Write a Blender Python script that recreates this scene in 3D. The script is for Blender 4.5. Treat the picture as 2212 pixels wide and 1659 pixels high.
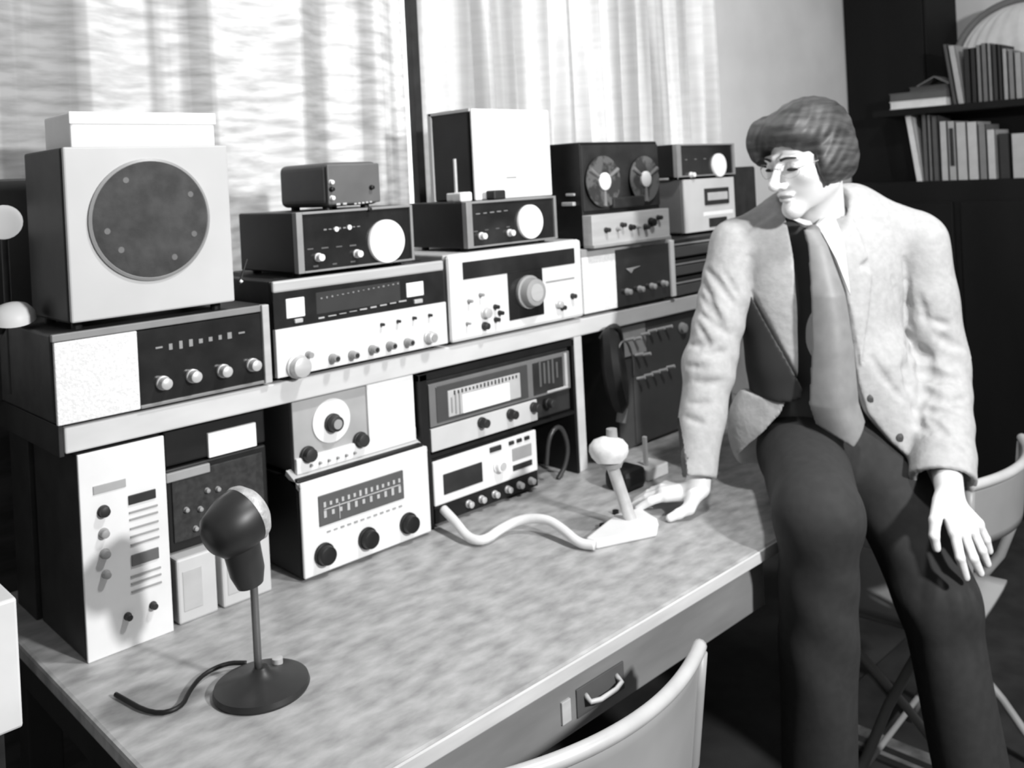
import bpy, bmesh, math, random
import numpy as np
from mathutils import Vector, Matrix
random.seed(7)
PI = math.pi
for o in list(bpy.data.objects): bpy.data.objects.remove(o)
scn = bpy.context.scene
COL = scn.collection

# ------------------------------------------------------------------ camera
YAW, PITCH, ROLL, FPX = 0.7707633911, 0.0044229381, -0.0507622651, 2002.381385
CAM = Vector((0.0, -1.5657347602, 1.486)); UX, UY = 1119.8656561, 394.9813795
cy_, sy_ = math.cos(YAW), math.sin(YAW); cp_, sp_ = math.cos(PITCH), math.sin(PITCH)
FW = Vector((sy_*cp_, cy_*cp_, -sp_)); R0 = Vector((cy_, -sy_, 0)); U0 = R0.cross(FW)
RT = math.cos(ROLL)*R0 + math.sin(ROLL)*U0
UP = -math.sin(ROLL)*R0 + math.cos(ROLL)*U0
cd = bpy.data.cameras.new('camera'); cam = bpy.data.objects.new('camera', cd); COL.objects.link(cam)
M = Matrix((RT, UP, -FW)).transposed().to_4x4(); M.translation = CAM
cam.matrix_world = M
cd.sensor_width = 36; cd.sensor_fit = 'HORIZONTAL'; cd.lens = FPX*36/2212
cd.shift_x = -(UX-1106)/2212; cd.shift_y = (UY-829.5)/2212
cd.clip_start = 0.05
scn.camera = cam
cd.dof.use_dof = True; cd.dof.focus_distance = 0.95; cd.dof.aperture_fstop = 9.0

# ------------------------------------------------------------------ world, lights, exposure
w = bpy.data.worlds.new('world'); scn.world = w; w.use_nodes = True
bg = w.node_tree.nodes['Background']; bg.inputs[0].default_value = (1, 1, 1, 1); bg.inputs[1].default_value = 0.18
def area(name, loc, target, size, power, shape='DISK'):
    l = bpy.data.lights.new(name, 'AREA'); l.shape = shape; l.size = size; l.energy = power
    o = bpy.data.objects.new(name, l); COL.objects.link(o); o.location = loc
    o.rotation_euler = (Vector(target)-Vector(loc)).to_track_quat('-Z', 'Y').to_euler()
    return o
area('room_lamp', (1.45, -1.25, 3.1), (1.4, -0.3, 0.95), 0.2, 32)
area('flash_lamp', (1.15, -2.7, 2.1), (1.5, -0.1, 1.0), 0.16, 68)
area('window_daylight', (2.1, 1.0, 1.9), (2.0, 0.4, 1.75), 2.2, 110, 'SQUARE')
scn.view_settings.view_transform = 'Standard'; scn.view_settings.look = 'None'
scn.view_settings.exposure = 0.2; scn.view_settings.gamma = 1; scn.view_settings.use_curve_mapping = False

# ------------------------------------------------------------------ helpers
def ray(px, py): return FW + (px-UX)/FPX*RT - (py-UY)/FPX*UP
def fp(px, py, y=0.0):                 # point of the picture on the plane Y = y
    d = ray(px, py); t = (y-CAM.y)/d.y; return CAM + d*t
def xp(px, py, x):
    d = ray(px, py); t = (x-CAM.x)/d.x; return CAM + d*t
def zp(px, py, z=0.75):
    d = ray(px, py); t = (z-CAM.z)/d.z; return CAM + d*t
def dp(px, py, dist): return CAM + ray(px, py)*dist

MATS = {}
def mat(name, g, rough=0.5, metal=0.0, g2=None, scale=20, stretch=(1, 1, 1), emit=0, trans=0, bump=0, spec=0.5, detail=4, lo=.35, hi=.65, wave=None, coat=0):
    if name in MATS: return MATS[name]
    m = bpy.data.materials.new(name); m.use_nodes = True; nt = m.node_tree; b = nt.nodes['Principled BSDF']
    b.inputs['Base Color'].default_value = (g, g, g, 1); b.inputs['Roughness'].default_value = rough
    b.inputs['Metallic'].default_value = metal; b.inputs['Specular IOR Level'].default_value = spec
    b.inputs['Coat Weight'].default_value = coat
    if g2 is None: g2 = g*0.88
    tc = nt.nodes.new('ShaderNodeTexCoord'); mp = nt.nodes.new('ShaderNodeMapping'); mp.inputs['Scale'].default_value = stretch
    nz = nt.nodes.new('ShaderNodeTexNoise'); nz.inputs['Scale'].default_value = scale; nz.inputs['Detail'].default_value = detail
    cr = nt.nodes.new('ShaderNodeValToRGB'); cr.color_ramp.elements[0].position = lo; cr.color_ramp.elements[1].position = hi
    cr.color_ramp.elements[0].color = (g2, g2, g2, 1); cr.color_ramp.elements[1].color = (g, g, g, 1)
    nt.links.new(tc.outputs['Object'], mp.inputs[0]); nt.links.new(mp.outputs[0], nz.inputs['Vector'])
    nt.links.new(nz.outputs[0], cr.inputs[0]); nt.links.new(cr.outputs[0], b.inputs['Base Color'])
    if bump:
        bp = nt.nodes.new('ShaderNodeBump'); bp.inputs['Strength'].default_value = bump; bp.inputs['Distance'].default_value = .01
        nt.links.new(nz.outputs[0], bp.inputs['Height']); nt.links.new(bp.outputs[0], b.inputs['Normal'])
    if emit:
        b.inputs['Emission Color'].default_value = (1, 1, 1, 1); b.inputs['Emission Strength'].default_value = emit
    if trans:
        tr = nt.nodes.new('ShaderNodeBsdfTranslucent'); mx = nt.nodes.new('ShaderNodeMixShader'); mx.inputs[0].default_value = trans
        nt.links.new(cr.outputs[0], tr.inputs[0]); nt.links.new(b.outputs[0], mx.inputs[1]); nt.links.new(tr.outputs[0], mx.inputs[2])
        nt.links.new(mx.outputs[0], nt.nodes['Material Output'].inputs[0])
    MATS[name] = m; return m
WHITE = mat('white_enamel', .82, .45, g2=.74, scale=9)
BRIGHT = mat('white_plastic', .9, .5, g2=.86)
SILVER = mat('brushed_aluminium', .62, .38, metal=.25, g2=.54, scale=60, stretch=(.1, 1, 1))
CREAM = mat('cream_enamel', .6, .5, g2=.53, scale=8)
GREY = mat('grey_enamel', .2, .5, g2=.17)
MID = mat('mid_grey_paint', .34, .5, g2=.3)
DARK = mat('charcoal_paint', .032, .5, g2=.02, spec=.35)
BLACK = mat('black_paint', .012, .45, g2=.008, spec=.3)
GLASS = mat('dark_dial_glass', .02, .12, g2=.012, spec=.6)
CHROME = mat('polished_metal', .8, .22, metal=.85)
DIAL = mat('white_dial_face', .95, .5, g2=.93)
PALE = mat('pale_print', .5, .6)
GRILLE = mat('woven_grille_cloth', .85, .9, g2=.7, scale=240, bump=.2)
CONE = mat('dark_speaker_cloth', .065, .9, g2=.04, scale=30, bump=.3)

class MB:
    def __init__(s): s.bm = bmesh.new()
    def box(s, a, b):
        x0, x1 = sorted((a[0], b[0])); y0, y1 = sorted((a[1], b[1])); z0, z1 = sorted((a[2], b[2]))
        v = [s.bm.verts.new((x, y, z)) for x in (x0, x1) for y in (y0, y1) for z in (z0, z1)]
        for f in ((0, 1, 3, 2), (4, 6, 7, 5), (0, 4, 5, 1), (2, 3, 7, 6), (0, 2, 6, 4), (1, 5, 7, 3)):
            s.bm.faces.new([v[i] for i in f])
        return s
    def hexa(s, lo, hi):             # two quads joined (lists of 4 points)
        a = [s.bm.verts.new(p) for p in lo]; b = [s.bm.verts.new(p) for p in hi]
        s.bm.faces.new(a[::-1]); s.bm.faces.new(b)
        for i in range(len(a)): j = (i+1) % len(a); s.bm.faces.new((a[i], a[j], b[j], b[i]))
        return s
    def lathe(s, prof, org=(0, 0, 0), ax=(0, 0, 1), n=28, sq=(1, 1)):
        ax = Vector(ax).normalized(); t = Vector((0, 0, 1)) if abs(ax.z) < .9 else Vector((1, 0, 0))
        u = ax.cross(t).normalized(); v = ax.cross(u); org = Vector(org); rings = []
        for r, h in prof:
            if r < 1e-6: rings.append([s.bm.verts.new(org+ax*h)])
            else: rings.append([s.bm.verts.new(org+ax*h+(u*math.cos(a)*sq[0]+v*math.sin(a)*sq[1])*r) for a in [2*PI*i/n for i in range(n)]])
        for A, B in zip(rings, rings[1:]):
            for i in range(n):
                j = (i+1) % n
                if len(A) == 1 and len(B) == 1: continue
                if len(A) == 1: s.bm.faces.new((A[0], B[i], B[j]))
                elif len(B) == 1: s.bm.faces.new((A[i], B[0], A[j]))
                else: s.bm.faces.new((A[i], B[i], B[j], A[j]))
        for Rr in (rings[0], rings[-1]):
            if len(Rr) > 2: s.bm.faces.new(Rr)
        return s
    def cyl(s, p0, p1, r0, r1=None, n=20):
        p0, p1 = Vector(p0), Vector(p1); L = (p1-p0).length
        return s.lathe([(r0, 0), (r0 if r1 is None else r1, L)], p0, p1-p0, n)
    def tube(s, pts, r, n=10, cap=True, smooth=1):
        P = [Vector(p) for p in pts]
        for _ in range(smooth):
            if len(P) > 2:
                Q = [P[0]]
                for a, b in zip(P, P[1:]): Q += [a*.75+b*.25, a*.25+b*.75]
                P = Q+[P[-1]]
        rings = []; up = None
        for i, p in enumerate(P):
            d = (P[min(i+1, len(P)-1)]-P[max(i-1, 0)]).normalized()
            if up is None:
                up = Vector((0, 0, 1)) if abs(d.z) < .9 else Vector((1, 0, 0))
            u = d.cross(up).normalized(); v = u.cross(d).normalized(); up = v
            rr = r(i/(len(P)-1)) if callable(r) else r
            rings.append([s.bm.verts.new(p+(u*math.cos(a)+v*math.sin(a))*rr) for a in [2*PI*k/n for k in range(n)]])
        for A, B in zip(rings, rings[1:]):
            for i in range(n): j = (i+1) % n; s.bm.faces.new((A[i], A[j], B[j], B[i]))
        s.bm.faces.new(rings[0]); s.bm.faces.new(rings[-1])
        return s
    def grid(s, fn, nu, nv, thick=None):
        V = [[s.bm.verts.new(fn(i/nu, j/nv)) for j in range(nv+1)] for i in range(nu+1)]
        for i in range(nu):
            for j in range(nv): s.bm.faces.new((V[i][j], V[i+1][j], V[i+1][j+1], V[i][j+1]))
        return s

def link(o): COL.objects.link(o); return o
def empty(name, loc, label=None, cat=None, group=None, rz=0):
    o = bpy.data.objects.new(name, None); o.empty_display_size = .05; link(o); o.location = loc; o.rotation_euler = (0, 0, rz)
    if label: o['label'] = label
    if cat: o['category'] = cat
    if group: o['group'] = group
    return o
def root_of(o):
    while o.parent: o = o.parent
    return o
def emit_mesh(name, mb, m, parent=None, bevel=0, smooth=False, local=False, label=None, cat=None, group=None, kind=None, solid=0, sub=0, origin=None, seg=2):
    bm = mb.bm if isinstance(mb, MB) else mb
    bmesh.ops.recalc_face_normals(bm, faces=bm.faces)
    T = Vector((0, 0, 0)); Rz = 0
    if parent is not None:
        r = root_of(parent); T = Vector(r.location); Rz = r.rotation_euler.z
    elif origin is not None: T = Vector(origin)
    if not local: bmesh.ops.transform(bm, matrix=Matrix.Rotation(-Rz, 4, 'Z') @ Matrix.Translation(-T), verts=bm.verts)
    me = bpy.data.meshes.new(name); bm.to_mesh(me); bm.free()
    for mm in (m if isinstance(m, (list, tuple)) else [m]): me.materials.append(mm)
    o = link(bpy.data.objects.new(name, me))
    if parent is not None: o.parent = parent
    else: o.location = T
    if smooth:
        for p in me.polygons: p.use_smooth = True
        if smooth == 'auto':
            for e in me.edges: pass
            try: me.set_sharp_from_angle(angle=.7)
            except Exception: pass
    if sub: s = o.modifiers.new('sub', 'SUBSURF'); s.levels = s.render_levels = sub
    if solid: s = o.modifiers.new('sol', 'SOLIDIFY'); s.thickness = solid; s.offset = 0
    if bevel: b = o.modifiers.new('bev', 'BEVEL'); b.width = bevel; b.segments = seg; b.limit_method = 'ANGLE'
    if label: o['label'] = label
    if cat: o['category'] = cat
    if group: o['group'] = group
    if kind: o['kind'] = kind
    return o

SH = 0.75+0.378        # top of the shelf board
class Dev:
    """one piece of gear: an Empty with parts laid out on its front plane Y = y"""
    def __init__(s, name, label, cat, x0, x1, z0, z1, y=0, depth=.3, group='flat black units stacked on the shelf'):
        s.x0, s.x1, s.z0, s.z1, s.y, s.d = x0, x1, z0, z1, y, depth
        s.r = empty(name, (x0, y, z0), label, cat, group)
    def case(s, m=BLACK, bevel=.004, name='case', feet=.008, front=0.0, seg=2):
        b = MB().box((s.x0, s.y+front, s.z0+feet), (s.x1, s.y+s.d, s.z1))
        s.body = emit_mesh(name, b, m, s.r, bevel, seg=seg)
        if feet:
            for x in (s.x0+.02, s.x1-.02):
                for y in (s.y+.03, s.y+s.d-.03):
                    emit_mesh('foot', MB().cyl((x, y, s.z0), (x, y, s.z0+feet+.003), .009, n=12), BLACK, s.r)
        return s.body
    def R(s, name, x0, x1, z0, z1, m, t=.004, base=0, bevel=.0015, parent=None, label=None):
        return emit_mesh(name, MB().box((x0, s.y-base-t, z0), (x1, s.y-base+.002, z1)), m, parent or s.r, bevel, label=label)
    def P(s, name, tl, br, m, t=.004, base=0, bevel=.0015, parent=None, label=None):
        a, b = fp(*tl, s.y), fp(*br, s.y)
        return s.R(name, a.x, b.x, b.z, a.z, m, t, base, bevel, parent, label)
    def knob(s, px, r, m=DARK, L=.018, base=0, name='knob', cap=None, xz=None, parent=None, skirt=True):
        c = fp(*px, s.y) if xz is None else Vector((xz[0], s.y, xz[1])); o = (c.x, s.y-base, c.z)
        pr = [(r*1.15, 0), (r*1.15, L*.25), (r, L*.3), (r*.92, L*.95), (r*.8, L), (0, L)] if skirt else [(r, 0), (r, L*.9), (r*.85, L), (0, L)]
        k = emit_mesh(name, MB().lathe(pr, o, (0, -1, 0), 24), m, parent or s.r, smooth='auto')
        if cap: emit_mesh('cap', MB().lathe([(r*.6, L-.001), (r*.6, L+.0015), (0, L+.0015)], o, (0, -1, 0), 20), cap, k)
        return k
    def disc(s, px, r, m, t=.005, base=0, name='dial', parent=None, sq=(1, 1)):
        c = fp(*px, s.y)
        return emit_mesh(name, MB().lathe([(r, 0), (r, t*.7), (r*.97, t), (0, t)], (c.x, s.y-base, c.z), (0, -1, 0), 48, sq), m, parent or s.r)
    def marks(s, name, p0, p1, n, wpx, hpx, m, base=.004, jitter=0, parent=None):
        mb = MB(); a, b = fp(*p0, s.y), fp(*p1, s.y)
        for i in range(n):
            q = a.lerp(b, i/max(1, n-1)); h = hpx*(1+jitter*(random.random()-.5)*2); ww = wpx*(1+jitter*(random.random()-.5))
            mb.box((q.x-ww/2, s.y-base-.0012, q.z-h/2), (q.x+ww/2, s.y-base+.0005, q.z+h/2))
        return emit_mesh(name, mb, m, parent or s.r)

def struct(name, mb, m, **k): return emit_mesh(name, mb, m, kind='structure', **k)

# ------------------------------------------------------------------ room
YW = 0.52
FLOORM = mat('dark_rug', .05, .95, g2=.012, scale=3.2, detail=6, lo=.42, hi=.7)
WALLM = mat('pale_plaster', .8, .8, g2=.7, scale=3, lo=.3, hi=.6)
PANEL = mat('dark_wood_panelling', .075, .55, g2=.04, scale=5, stretch=(1, 1, 5), lo=.4, hi=.6)
DKWOOD = mat('black_walnut', .008, .6, g2=.004, spec=.2, scale=4, stretch=(1, 1, .2))
struct('floor', MB().box((-1.5, -3.6, -.05), (5.0, YW+.1, 0)), FLOORM)
SILL, HEAD, WX0, WX1 = 1.16, 2.45, -.9, 3.12
struct('wall_back', MB().box((-1.5, YW, 0), (5.0, YW+.1, SILL-.02)).box((-1.5, YW, HEAD), (5.0, YW+.1, 2.7)).box((WX1, YW, SILL-.02), (5.0, YW+.1, HEAD)).box((-1.5, YW, SILL-.02), (WX0, YW+.1, HEAD)), WALLM)
struct('wall_right', MB().box((4.62, -3.6, 0), (4.72, YW, 2.7)), WALLM)
tr = MB().box((WX0, YW-.012, 0), (2.9, YW-.001, SILL-.05))
struct('trim_1', tr, PANEL)
win = struct('window_1', MB().box((WX0, YW-.03, SILL-.03), (WX1, YW+.12, SILL)).box((WX0, YW+.02, HEAD), (WX1, YW+.1, HEAD+.04)).box((WX0-.04, YW+.02, SILL), (WX0, YW+.1, HEAD)).box((WX1-.03, YW+.02, SILL), (WX1, YW+.1, HEAD)).box((1.1, YW+.04, SILL), (1.14, YW+.09, HEAD)), mat('window_frame_paint', .5, .5))
pane = emit_mesh('pane', MB().box((WX0, YW+.055, SILL), (WX1, YW+.06, HEAD)), mat('frosted_glass', .8, .4, trans=.7), win)

# curtains: woven cloth with slubs, hung in soft folds, with fold shade painted on
def curtain(x0, x1, waves, seed, amp, label, m):
    rnd = random.Random(seed); ph = [rnd.uniform(0, 2*PI) for _ in range(4)]
    def f(u, v):
        x = x0+(x1-x0)*u; z = 1.12+(2.62-1.12)*v
        k = 2*PI*waves*u
        y = YW-.085+amp*(math.sin(k+ph[0]+.6*math.sin(k*.31+ph[1]))*.7+.3*math.sin(k*1.9+ph[2])) + .006*math.sin(5*v+ph[3]+k*.2)
        return (x, y, z)
    o = emit_mesh('curtain', MB().grid(f, int(waves*22), 14), m, smooth=True, label=label, cat='curtain', solid=.002)
    return o
def curtain_mat(name, g, g2, fold_shade):
    m = bpy.data.materials.new(name); m.use_nodes = True; nt = m.node_tree; b = nt.nodes['Principled BSDF']; b.inputs['Roughness'].default_value = .95
    b.inputs['Specular IOR Level'].default_value = .1
    tc = nt.nodes.new('ShaderNodeTexCoord')
    def nz(stretch, scale, det, lo, hi, c0, c1):
        mp = nt.nodes.new('ShaderNodeMapping'); mp.inputs['Scale'].default_value = stretch; n = nt.nodes.new('ShaderNodeTexNoise')
        n.inputs['Scale'].default_value = scale; n.inputs['Detail'].default_value = det
        r = nt.nodes.new('ShaderNodeValToRGB'); r.color_ramp.elements[0].position = lo; r.color_ramp.elements[1].position = hi
        r.color_ramp.elements[0].color = (c0, c0, c0, 1); r.color_ramp.elements[1].color = (c1, c1, c1, 1)
        nt.links.new(tc.outputs['Object'], mp.inputs[0]); nt.links.new(mp.outputs[0], n.inputs['Vector']); nt.links.new(n.outputs[0], r.inputs[0]); return r.outputs[0]
    a = nz((1.5, 0, 8), 7, 6, .32, .6, g2, g); c = nz((9, 0, .22), 1.25, 3, .40, .52, fold_shade, 1)  # second, upright noise paints fold shade into the cloth colour
    mx = nt.nodes.new('ShaderNodeMixRGB'); mx.blend_type = 'MULTIPLY'; mx.inputs[0].default_value = 1
    nt.links.new(a, mx.inputs[1]); nt.links.new(c, mx.inputs[2]); nt.links.new(mx.outputs[0], b.inputs['Base Color'])
    trn = nt.nodes.new('ShaderNodeBsdfTranslucent'); ms = nt.nodes.new('ShaderNodeMixShader'); ms.inputs[0].default_value = .45
    nt.links.new(mx.outputs[0], trn.inputs[0]); nt.links.new(b.outputs[0], ms.inputs[1]); nt.links.new(trn.outputs[0], ms.inputs[2])
    nt.links.new(ms.outputs[0], nt.nodes['Material Output'].inputs[0]); return m
XG = fp(884, 200, YW-.08).x; XE = fp(1556, 200, YW-.08).x
curtain(-.55, XG-.012, 9, 3, .02, 'pale coarse woven curtain hanging behind the big square loudspeaker', curtain_mat('slub_curtain_cloth', .94, .64, .66))
emit_mesh('curtain_pole', MB().box((XG-.014, YW-.12, 1.10), (XG+.010, YW-.095, 2.66)), DARK, label='thin dark upright post between the two pale curtains', cat='post')
curtain(XG+.012, XE, 18, 9, .03, 'pale pleated curtain behind the tape recorder, its far edge by the bare wall', curtain_mat('pleated_curtain_cloth', .94, .86, .66))

# ------------------------------------------------------------------ desk
DT = .75; YF = -.588
WOODTOP = mat('worn_desk_top', .46, .42, g2=.25, scale=16, stretch=(1.2, 2.2, 1), detail=9, lo=.3, hi=.68)
WOODEDGE = mat('desk_edge_band', .62, .5, g2=.5, scale=12, stretch=(.5, 3, 3))
WOODAPR = mat('desk_apron_wood', .27, .5, g2=.19, scale=6, stretch=(.6, 3, 3), lo=.35, hi=.7)
desk = empty('desk', (1.4, 0, 0), 'wide old wooden desk with a worn scratched top', 'desk')
emit_mesh('desk_top', MB().box((.452, YF, DT-.028), (2.62, .4, DT)), WOODTOP, desk, .006)
emit_mesh('edge_band', MB().box((.45, YF-.004, DT-.024), (2.62, YF+.001, DT-.001)), WOODEDGE, desk, .002)
apx = fp(1648, 1200, YF+.03).x
apr = emit_mesh('apron', MB().box((.49, YF+.03, DT-.135), (apx, YF+.055, DT-.028)), WOODAPR, desk, .003)
emit_mesh('side_panel', MB().box((.49, YF+.056, DT-.135), (.51, .35, DT-.028)), mat('dark_leg_wood', .03, .6), desk, .003)
a, b = fp(1240, 1440, YF+.03), fp(1350, 1545, YF+.03)
emit_mesh('handle_recess', MB().box((a.x, YF+.027, DT-.115), (b.x, YF+.032, DT-.07)), mat('recess_brown', .1, .6), desk, .001)
emit_mesh('key_plate', MB().box((a.x-.035, YF+.026, DT-.11), (a.x-.015, YF+.031, DT-.075)), WOODEDGE, desk, .001)
emit_mesh('handle', MB().tube([(a.x+.02, YF+.028, DT-.085), (a.x+.02, YF+.012, DT-.095), (b.x-.02, YF+.012, DT-.095), (b.x-.02, YF+.028, DT-.085)], .004), WOODEDGE, desk, smooth=True)
for x, y in ((.5, YF+.06), (.5, .34), (2.54, .34), (2.54, -.2)):
    emit_mesh('leg', MB().box((x-.0, y-.03, 0), (x+.06, y+.03, DT-.028)), mat('dark_leg_wood', .03, .6), desk, .004)

# ------------------------------------------------------------------ shelf unit on the desk
SHW = mat('painted_shelf_board', .66, .5, g2=.56, scale=5, stretch=(1, 3, 3))
shelf = empty('shelf_unit', (1.4, 0, DT), 'long pale shelf standing on the desk, with radio sets above and below it', 'shelf')
emit_mesh('board', MB().box((.492, 0, SH-.042), (2.62, .36, SH)), SHW, shelf, .003)
pz = fp(1258, 900, 0).x
emit_mesh('end_shade_cap', MB().box((.484, .004, SH-.046), (.492, .36, SH+.004)), DARK, shelf, .001)  # added dark cap: shade of the board's unlit end put into colour
emit_mesh('upright', MB().box((pz-.014, .002, DT), (pz+.014, .34, SH-.042)), SHW, shelf, .002)
emit_mesh('upright', MB().box((2.58, .002, DT), (2.61, .34, SH-.042)), SHW, shelf, .002)
emit_mesh('upright', MB().box((.500, .225, DT), (.512, .33, SH-.042)), DARK, shelf, .002)
emit_mesh('back_board', MB().box((.512, .335, DT), (2.58, .345, SH-.042)), DARK, shelf)

def X(px, py, y=0): return fp(px, py, y).x
def Z(px, py, y=0): return fp(px, py, y).z

# --- E: long receiver at the shelf's left end
x0, x1 = X(112, 800), X(578, 740)
D = Dev('receiver', 'long receiver with a white grille and four pale knobs, below the big loudspeaker', 'radio receiver', x0, x1, SH, SH+.15, depth=.28)
D.case(mat('walnut_sleeve', .035, .5, g2=.02, scale=10, stretch=(1, 4, 4)), front=.004)
xs = X(297, 800)
D.R('grille', x0+.003, xs, SH+.006, SH+.137, GRILLE, .006)
D.R('dial_panel', xs, x1-.014, SH+.012, SH+.136, GLASS, .006)
D.R('side_trim', x1-.014, x1, SH+.006, SH+.15, SILVER, .012)
D.R('top_trim', x0, x1-.014, SH+.138, SH+.15, mat('dull_trim', .25, .4), .007)
D.R('bottom_trim', xs, x1-.014, SH+.006, SH+.012, mat('dull_trim', .25, .4), .008)
for q in ((348, 826), (412, 811), (478, 800), (541, 787)): D.knob(q, .0105, SILVER, .02, .006)
D.marks('numerals', (365, 748), (492, 724), 7, .007, .012, mat('dim_print', .28), base=.006, jitter=.4)
D.marks('numerals', (340, 750), (518, 718), 2, .012, .003, mat('dim_print', .28), base=.006)

# --- J: loudspeaker with round grille
zt = SH+.15; x0, x1 = X(141, 500), X(493, 450)
hz = x1-x0
D = Dev('loudspeaker', 'big square grey loudspeaker with a round dark grille', 'loudspeaker', x0, x1, zt, zt+.295, depth=.19)
D.case(DARK, feet=.012, front=.006)
D.R('front_panel', x0, x1, zt+.014, zt+.295, mat('speaker_grey_enamel', .55, .55, g2=.5, scale=6), .008, bevel=.003)
sc = fp(322, 474)
grl = emit_mesh('grille', MB().lathe([(.0985, 0), (.0985, .006), (.094, .008), (.05, .0065), (0, .006)], (sc.x, -.006, sc.z), (0, -1, 0), 64), CONE, D.r, smooth='auto')
emit_mesh('grille_ring', MB().lathe([(.097, .0), (.103, .0), (.103, .006), (.0985, .008), (.097, .006)], (sc.x, -.006, sc.z), (0, -1, 0), 64), mat('ring_grey', .3, .4), D.r, smooth='auto')
for (qx, qy) in ((265, 390), (404, 420), (225, 500), (412, 505), (370, 555), (255, 540)):
    c = fp(qx, qy); emit_mesh('screw', MB().lathe([(.007, 0), (.005, .002), (0, .002)], (c.x, -.012, c.z), (0, -1, 0), 10), mat('screw_grey', .12, .5), D.r)
# white carton on top
D = Dev('carton', 'white cardboard carton lying on top of the big square loudspeaker', 'box', X(150, 250, .06), X(462, 250, .06), zt+.295, zt+.357, y=.06, depth=.13)
D.case(BRIGHT, feet=0); D.R('lid', D.x0-.002, D.x1+.002, D.z1-.02, D.z1+.001, BRIGHT, .003)

# --- F: silver receiver
x0, x1 = X(590, 720), X(958, 660); zf = SH+.19
D = Dev('receiver', 'silver stereo receiver with a black dial band and two white meters', 'stereo receiver', x0, x1, SH, zf, depth=.3)
D.case(DARK, front=.006, bevel=.003)
D.R('top_trim', x0, x1, zf-.022, zf, SILVER, .008, bevel=.004)
D.R('dial_band', x0, x1, zf-.09, zf-.022, GLASS, .006)
D.R('front_panel', x0, x1, SH+.01, zf-.09, mat('satin_silver', .82, .35, metal=.1, g2=.77), .009)
for a, b in (((613, 646), (655, 682)), ((873, 612), (911, 637))): D.P('meter', a, b, DIAL, .002, .006)
D.P('scale_window', (678, 632), (862, 650), mat('scale_glass', .05, .2), .001, .0055)
D.marks('scale_marks', (690, 644), (855, 612), 16, .004, .0025, mat('dim_print', .28), base=.0065, jitter=.5)
D.marks('scale_marks', (690, 686), (865, 650), 9, .016, .002, PALE, base=.0065, jitter=.5)
for q in ((640, 692), (898, 650)): D.P('push_button', (q[0]-9, q[1]-3), (q[0]+9, q[1]+3), SILVER, .005, .006)
for i, q in enumerate(((712, 772), (754, 765), (797, 753), (835, 745), (873, 738))): D.knob(q, .0075, MID, .02, .009, cap=DARK)
D.knob((920, 727), .012, SILVER, .02, .009, cap=MID)
D.knob((636, 790), .020, SILVER, .024, .009)
for q in ((660, 765),): D.knob(q, .006, MID, .014, .009)
for q in ((818, 700), (853, 693), (887, 686), (921, 680)): D.knob(q, .0032, DARK, .01, .009, name='toggle_switch', skirt=False)
mb = MB()
for i in range(26):
    xx = x0+.03+(x1-x0-.06)*i/25; mb.box((xx, .04, zf), (xx+.006, .26, zf+.001))
emit_mesh('vent_slots', mb, BLACK, D.r)

def world_radio(tl, tr, bl, br, z0, h, depth, y, label, knobs, disc, discr, frame, group):
    x0, x1 = (X(*tl, y)+X(*bl, y))/2, (X(*tr, y)+X(*br, y))/2
    D = Dev('shortwave_radio', label, 'radio', x0, x1, z0, z0+h, y=y, depth=depth, group=group)
    D.case(BLACK, front=.006, bevel=.003)
    t = frame
    fr = MB().box((x0, y-.008, z0+.008), (x0+t*1.7, y+.008, z0+h)).box((x1-t*.8, y-.008, z0+.008), (x1, y+.008, z0+h)).box((x0+t*1.7, y-.008, z0+h-.005), (x1-t*.8, y+.008, z0+h)).box((x0+t*1.7, y-.008, z0+.008), (x1-t*.8, y+.008, z0+.012))
    emit_mesh('front_frame', fr, mat('frame_grey', .33, .4, metal=.2), D.r, .001)
    D.R('front_panel', x0+t*1.7, x1-t*.8, z0+.012, z0+h-.005, GLASS, .003)
    c = fp(*disc, y)
    d = emit_mesh('tuning_dial', MB().lathe([(discr, 0), (discr, .006), (discr*.97, .008), (0, .008)], (c.x, y-.003, c.z), (0, -1, 0), 56), DIAL, D.r, smooth='auto')
    for q in knobs: D.knob(q, .0075, BRIGHT, .016, .003)
    return D
# --- K
DG = 'black radios with white round dials'
D = world_radio((637, 478), (888, 458), (640, 603), (890, 570), zf, .125, .22, 0, 'black radio with a large white round dial, on the silver receiver', ((685, 556), (768, 548)), (831, 521), .0445, .008, DG)
zk = zf+.125
for q in ((724, 495), (752, 491)): D.disc(q, .005, BRIGHT, .003, .003, 'lamp')
D.marks('printing', (700, 496), (772, 489), 8, .006, .003, mat('dim_print', .28), base=.003, jitter=.5)
D.marks('printing', (668, 538), (760, 530), 4, .014, .003, mat('dim_print2', .12), base=.003, jitter=.3)
D.marks('printing', (680, 575), (760, 565), 3, .01, .003, mat('dim_print2', .12), base=.003, jitter=.3)
# --- small thing left of K
D = Dev('whip_antenna', 'tiny dark stub aerial with a pale tip, at the left side of the dial radio', 'aerial', X(522, 585), X(530, 585), zf, zf+.03, depth=.01)
emit_mesh('rod', MB().cyl((D.x0+.004, .02, zf), (D.x0+.022, .02, zf+.045), .002), DARK, D.r); emit_mesh('tip', MB().lathe([(0, -.004), (.004, 0), (0, .004)], (D.x0+.004, .012, zf+.006)), BRIGHT, D.r, smooth=True)
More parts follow.
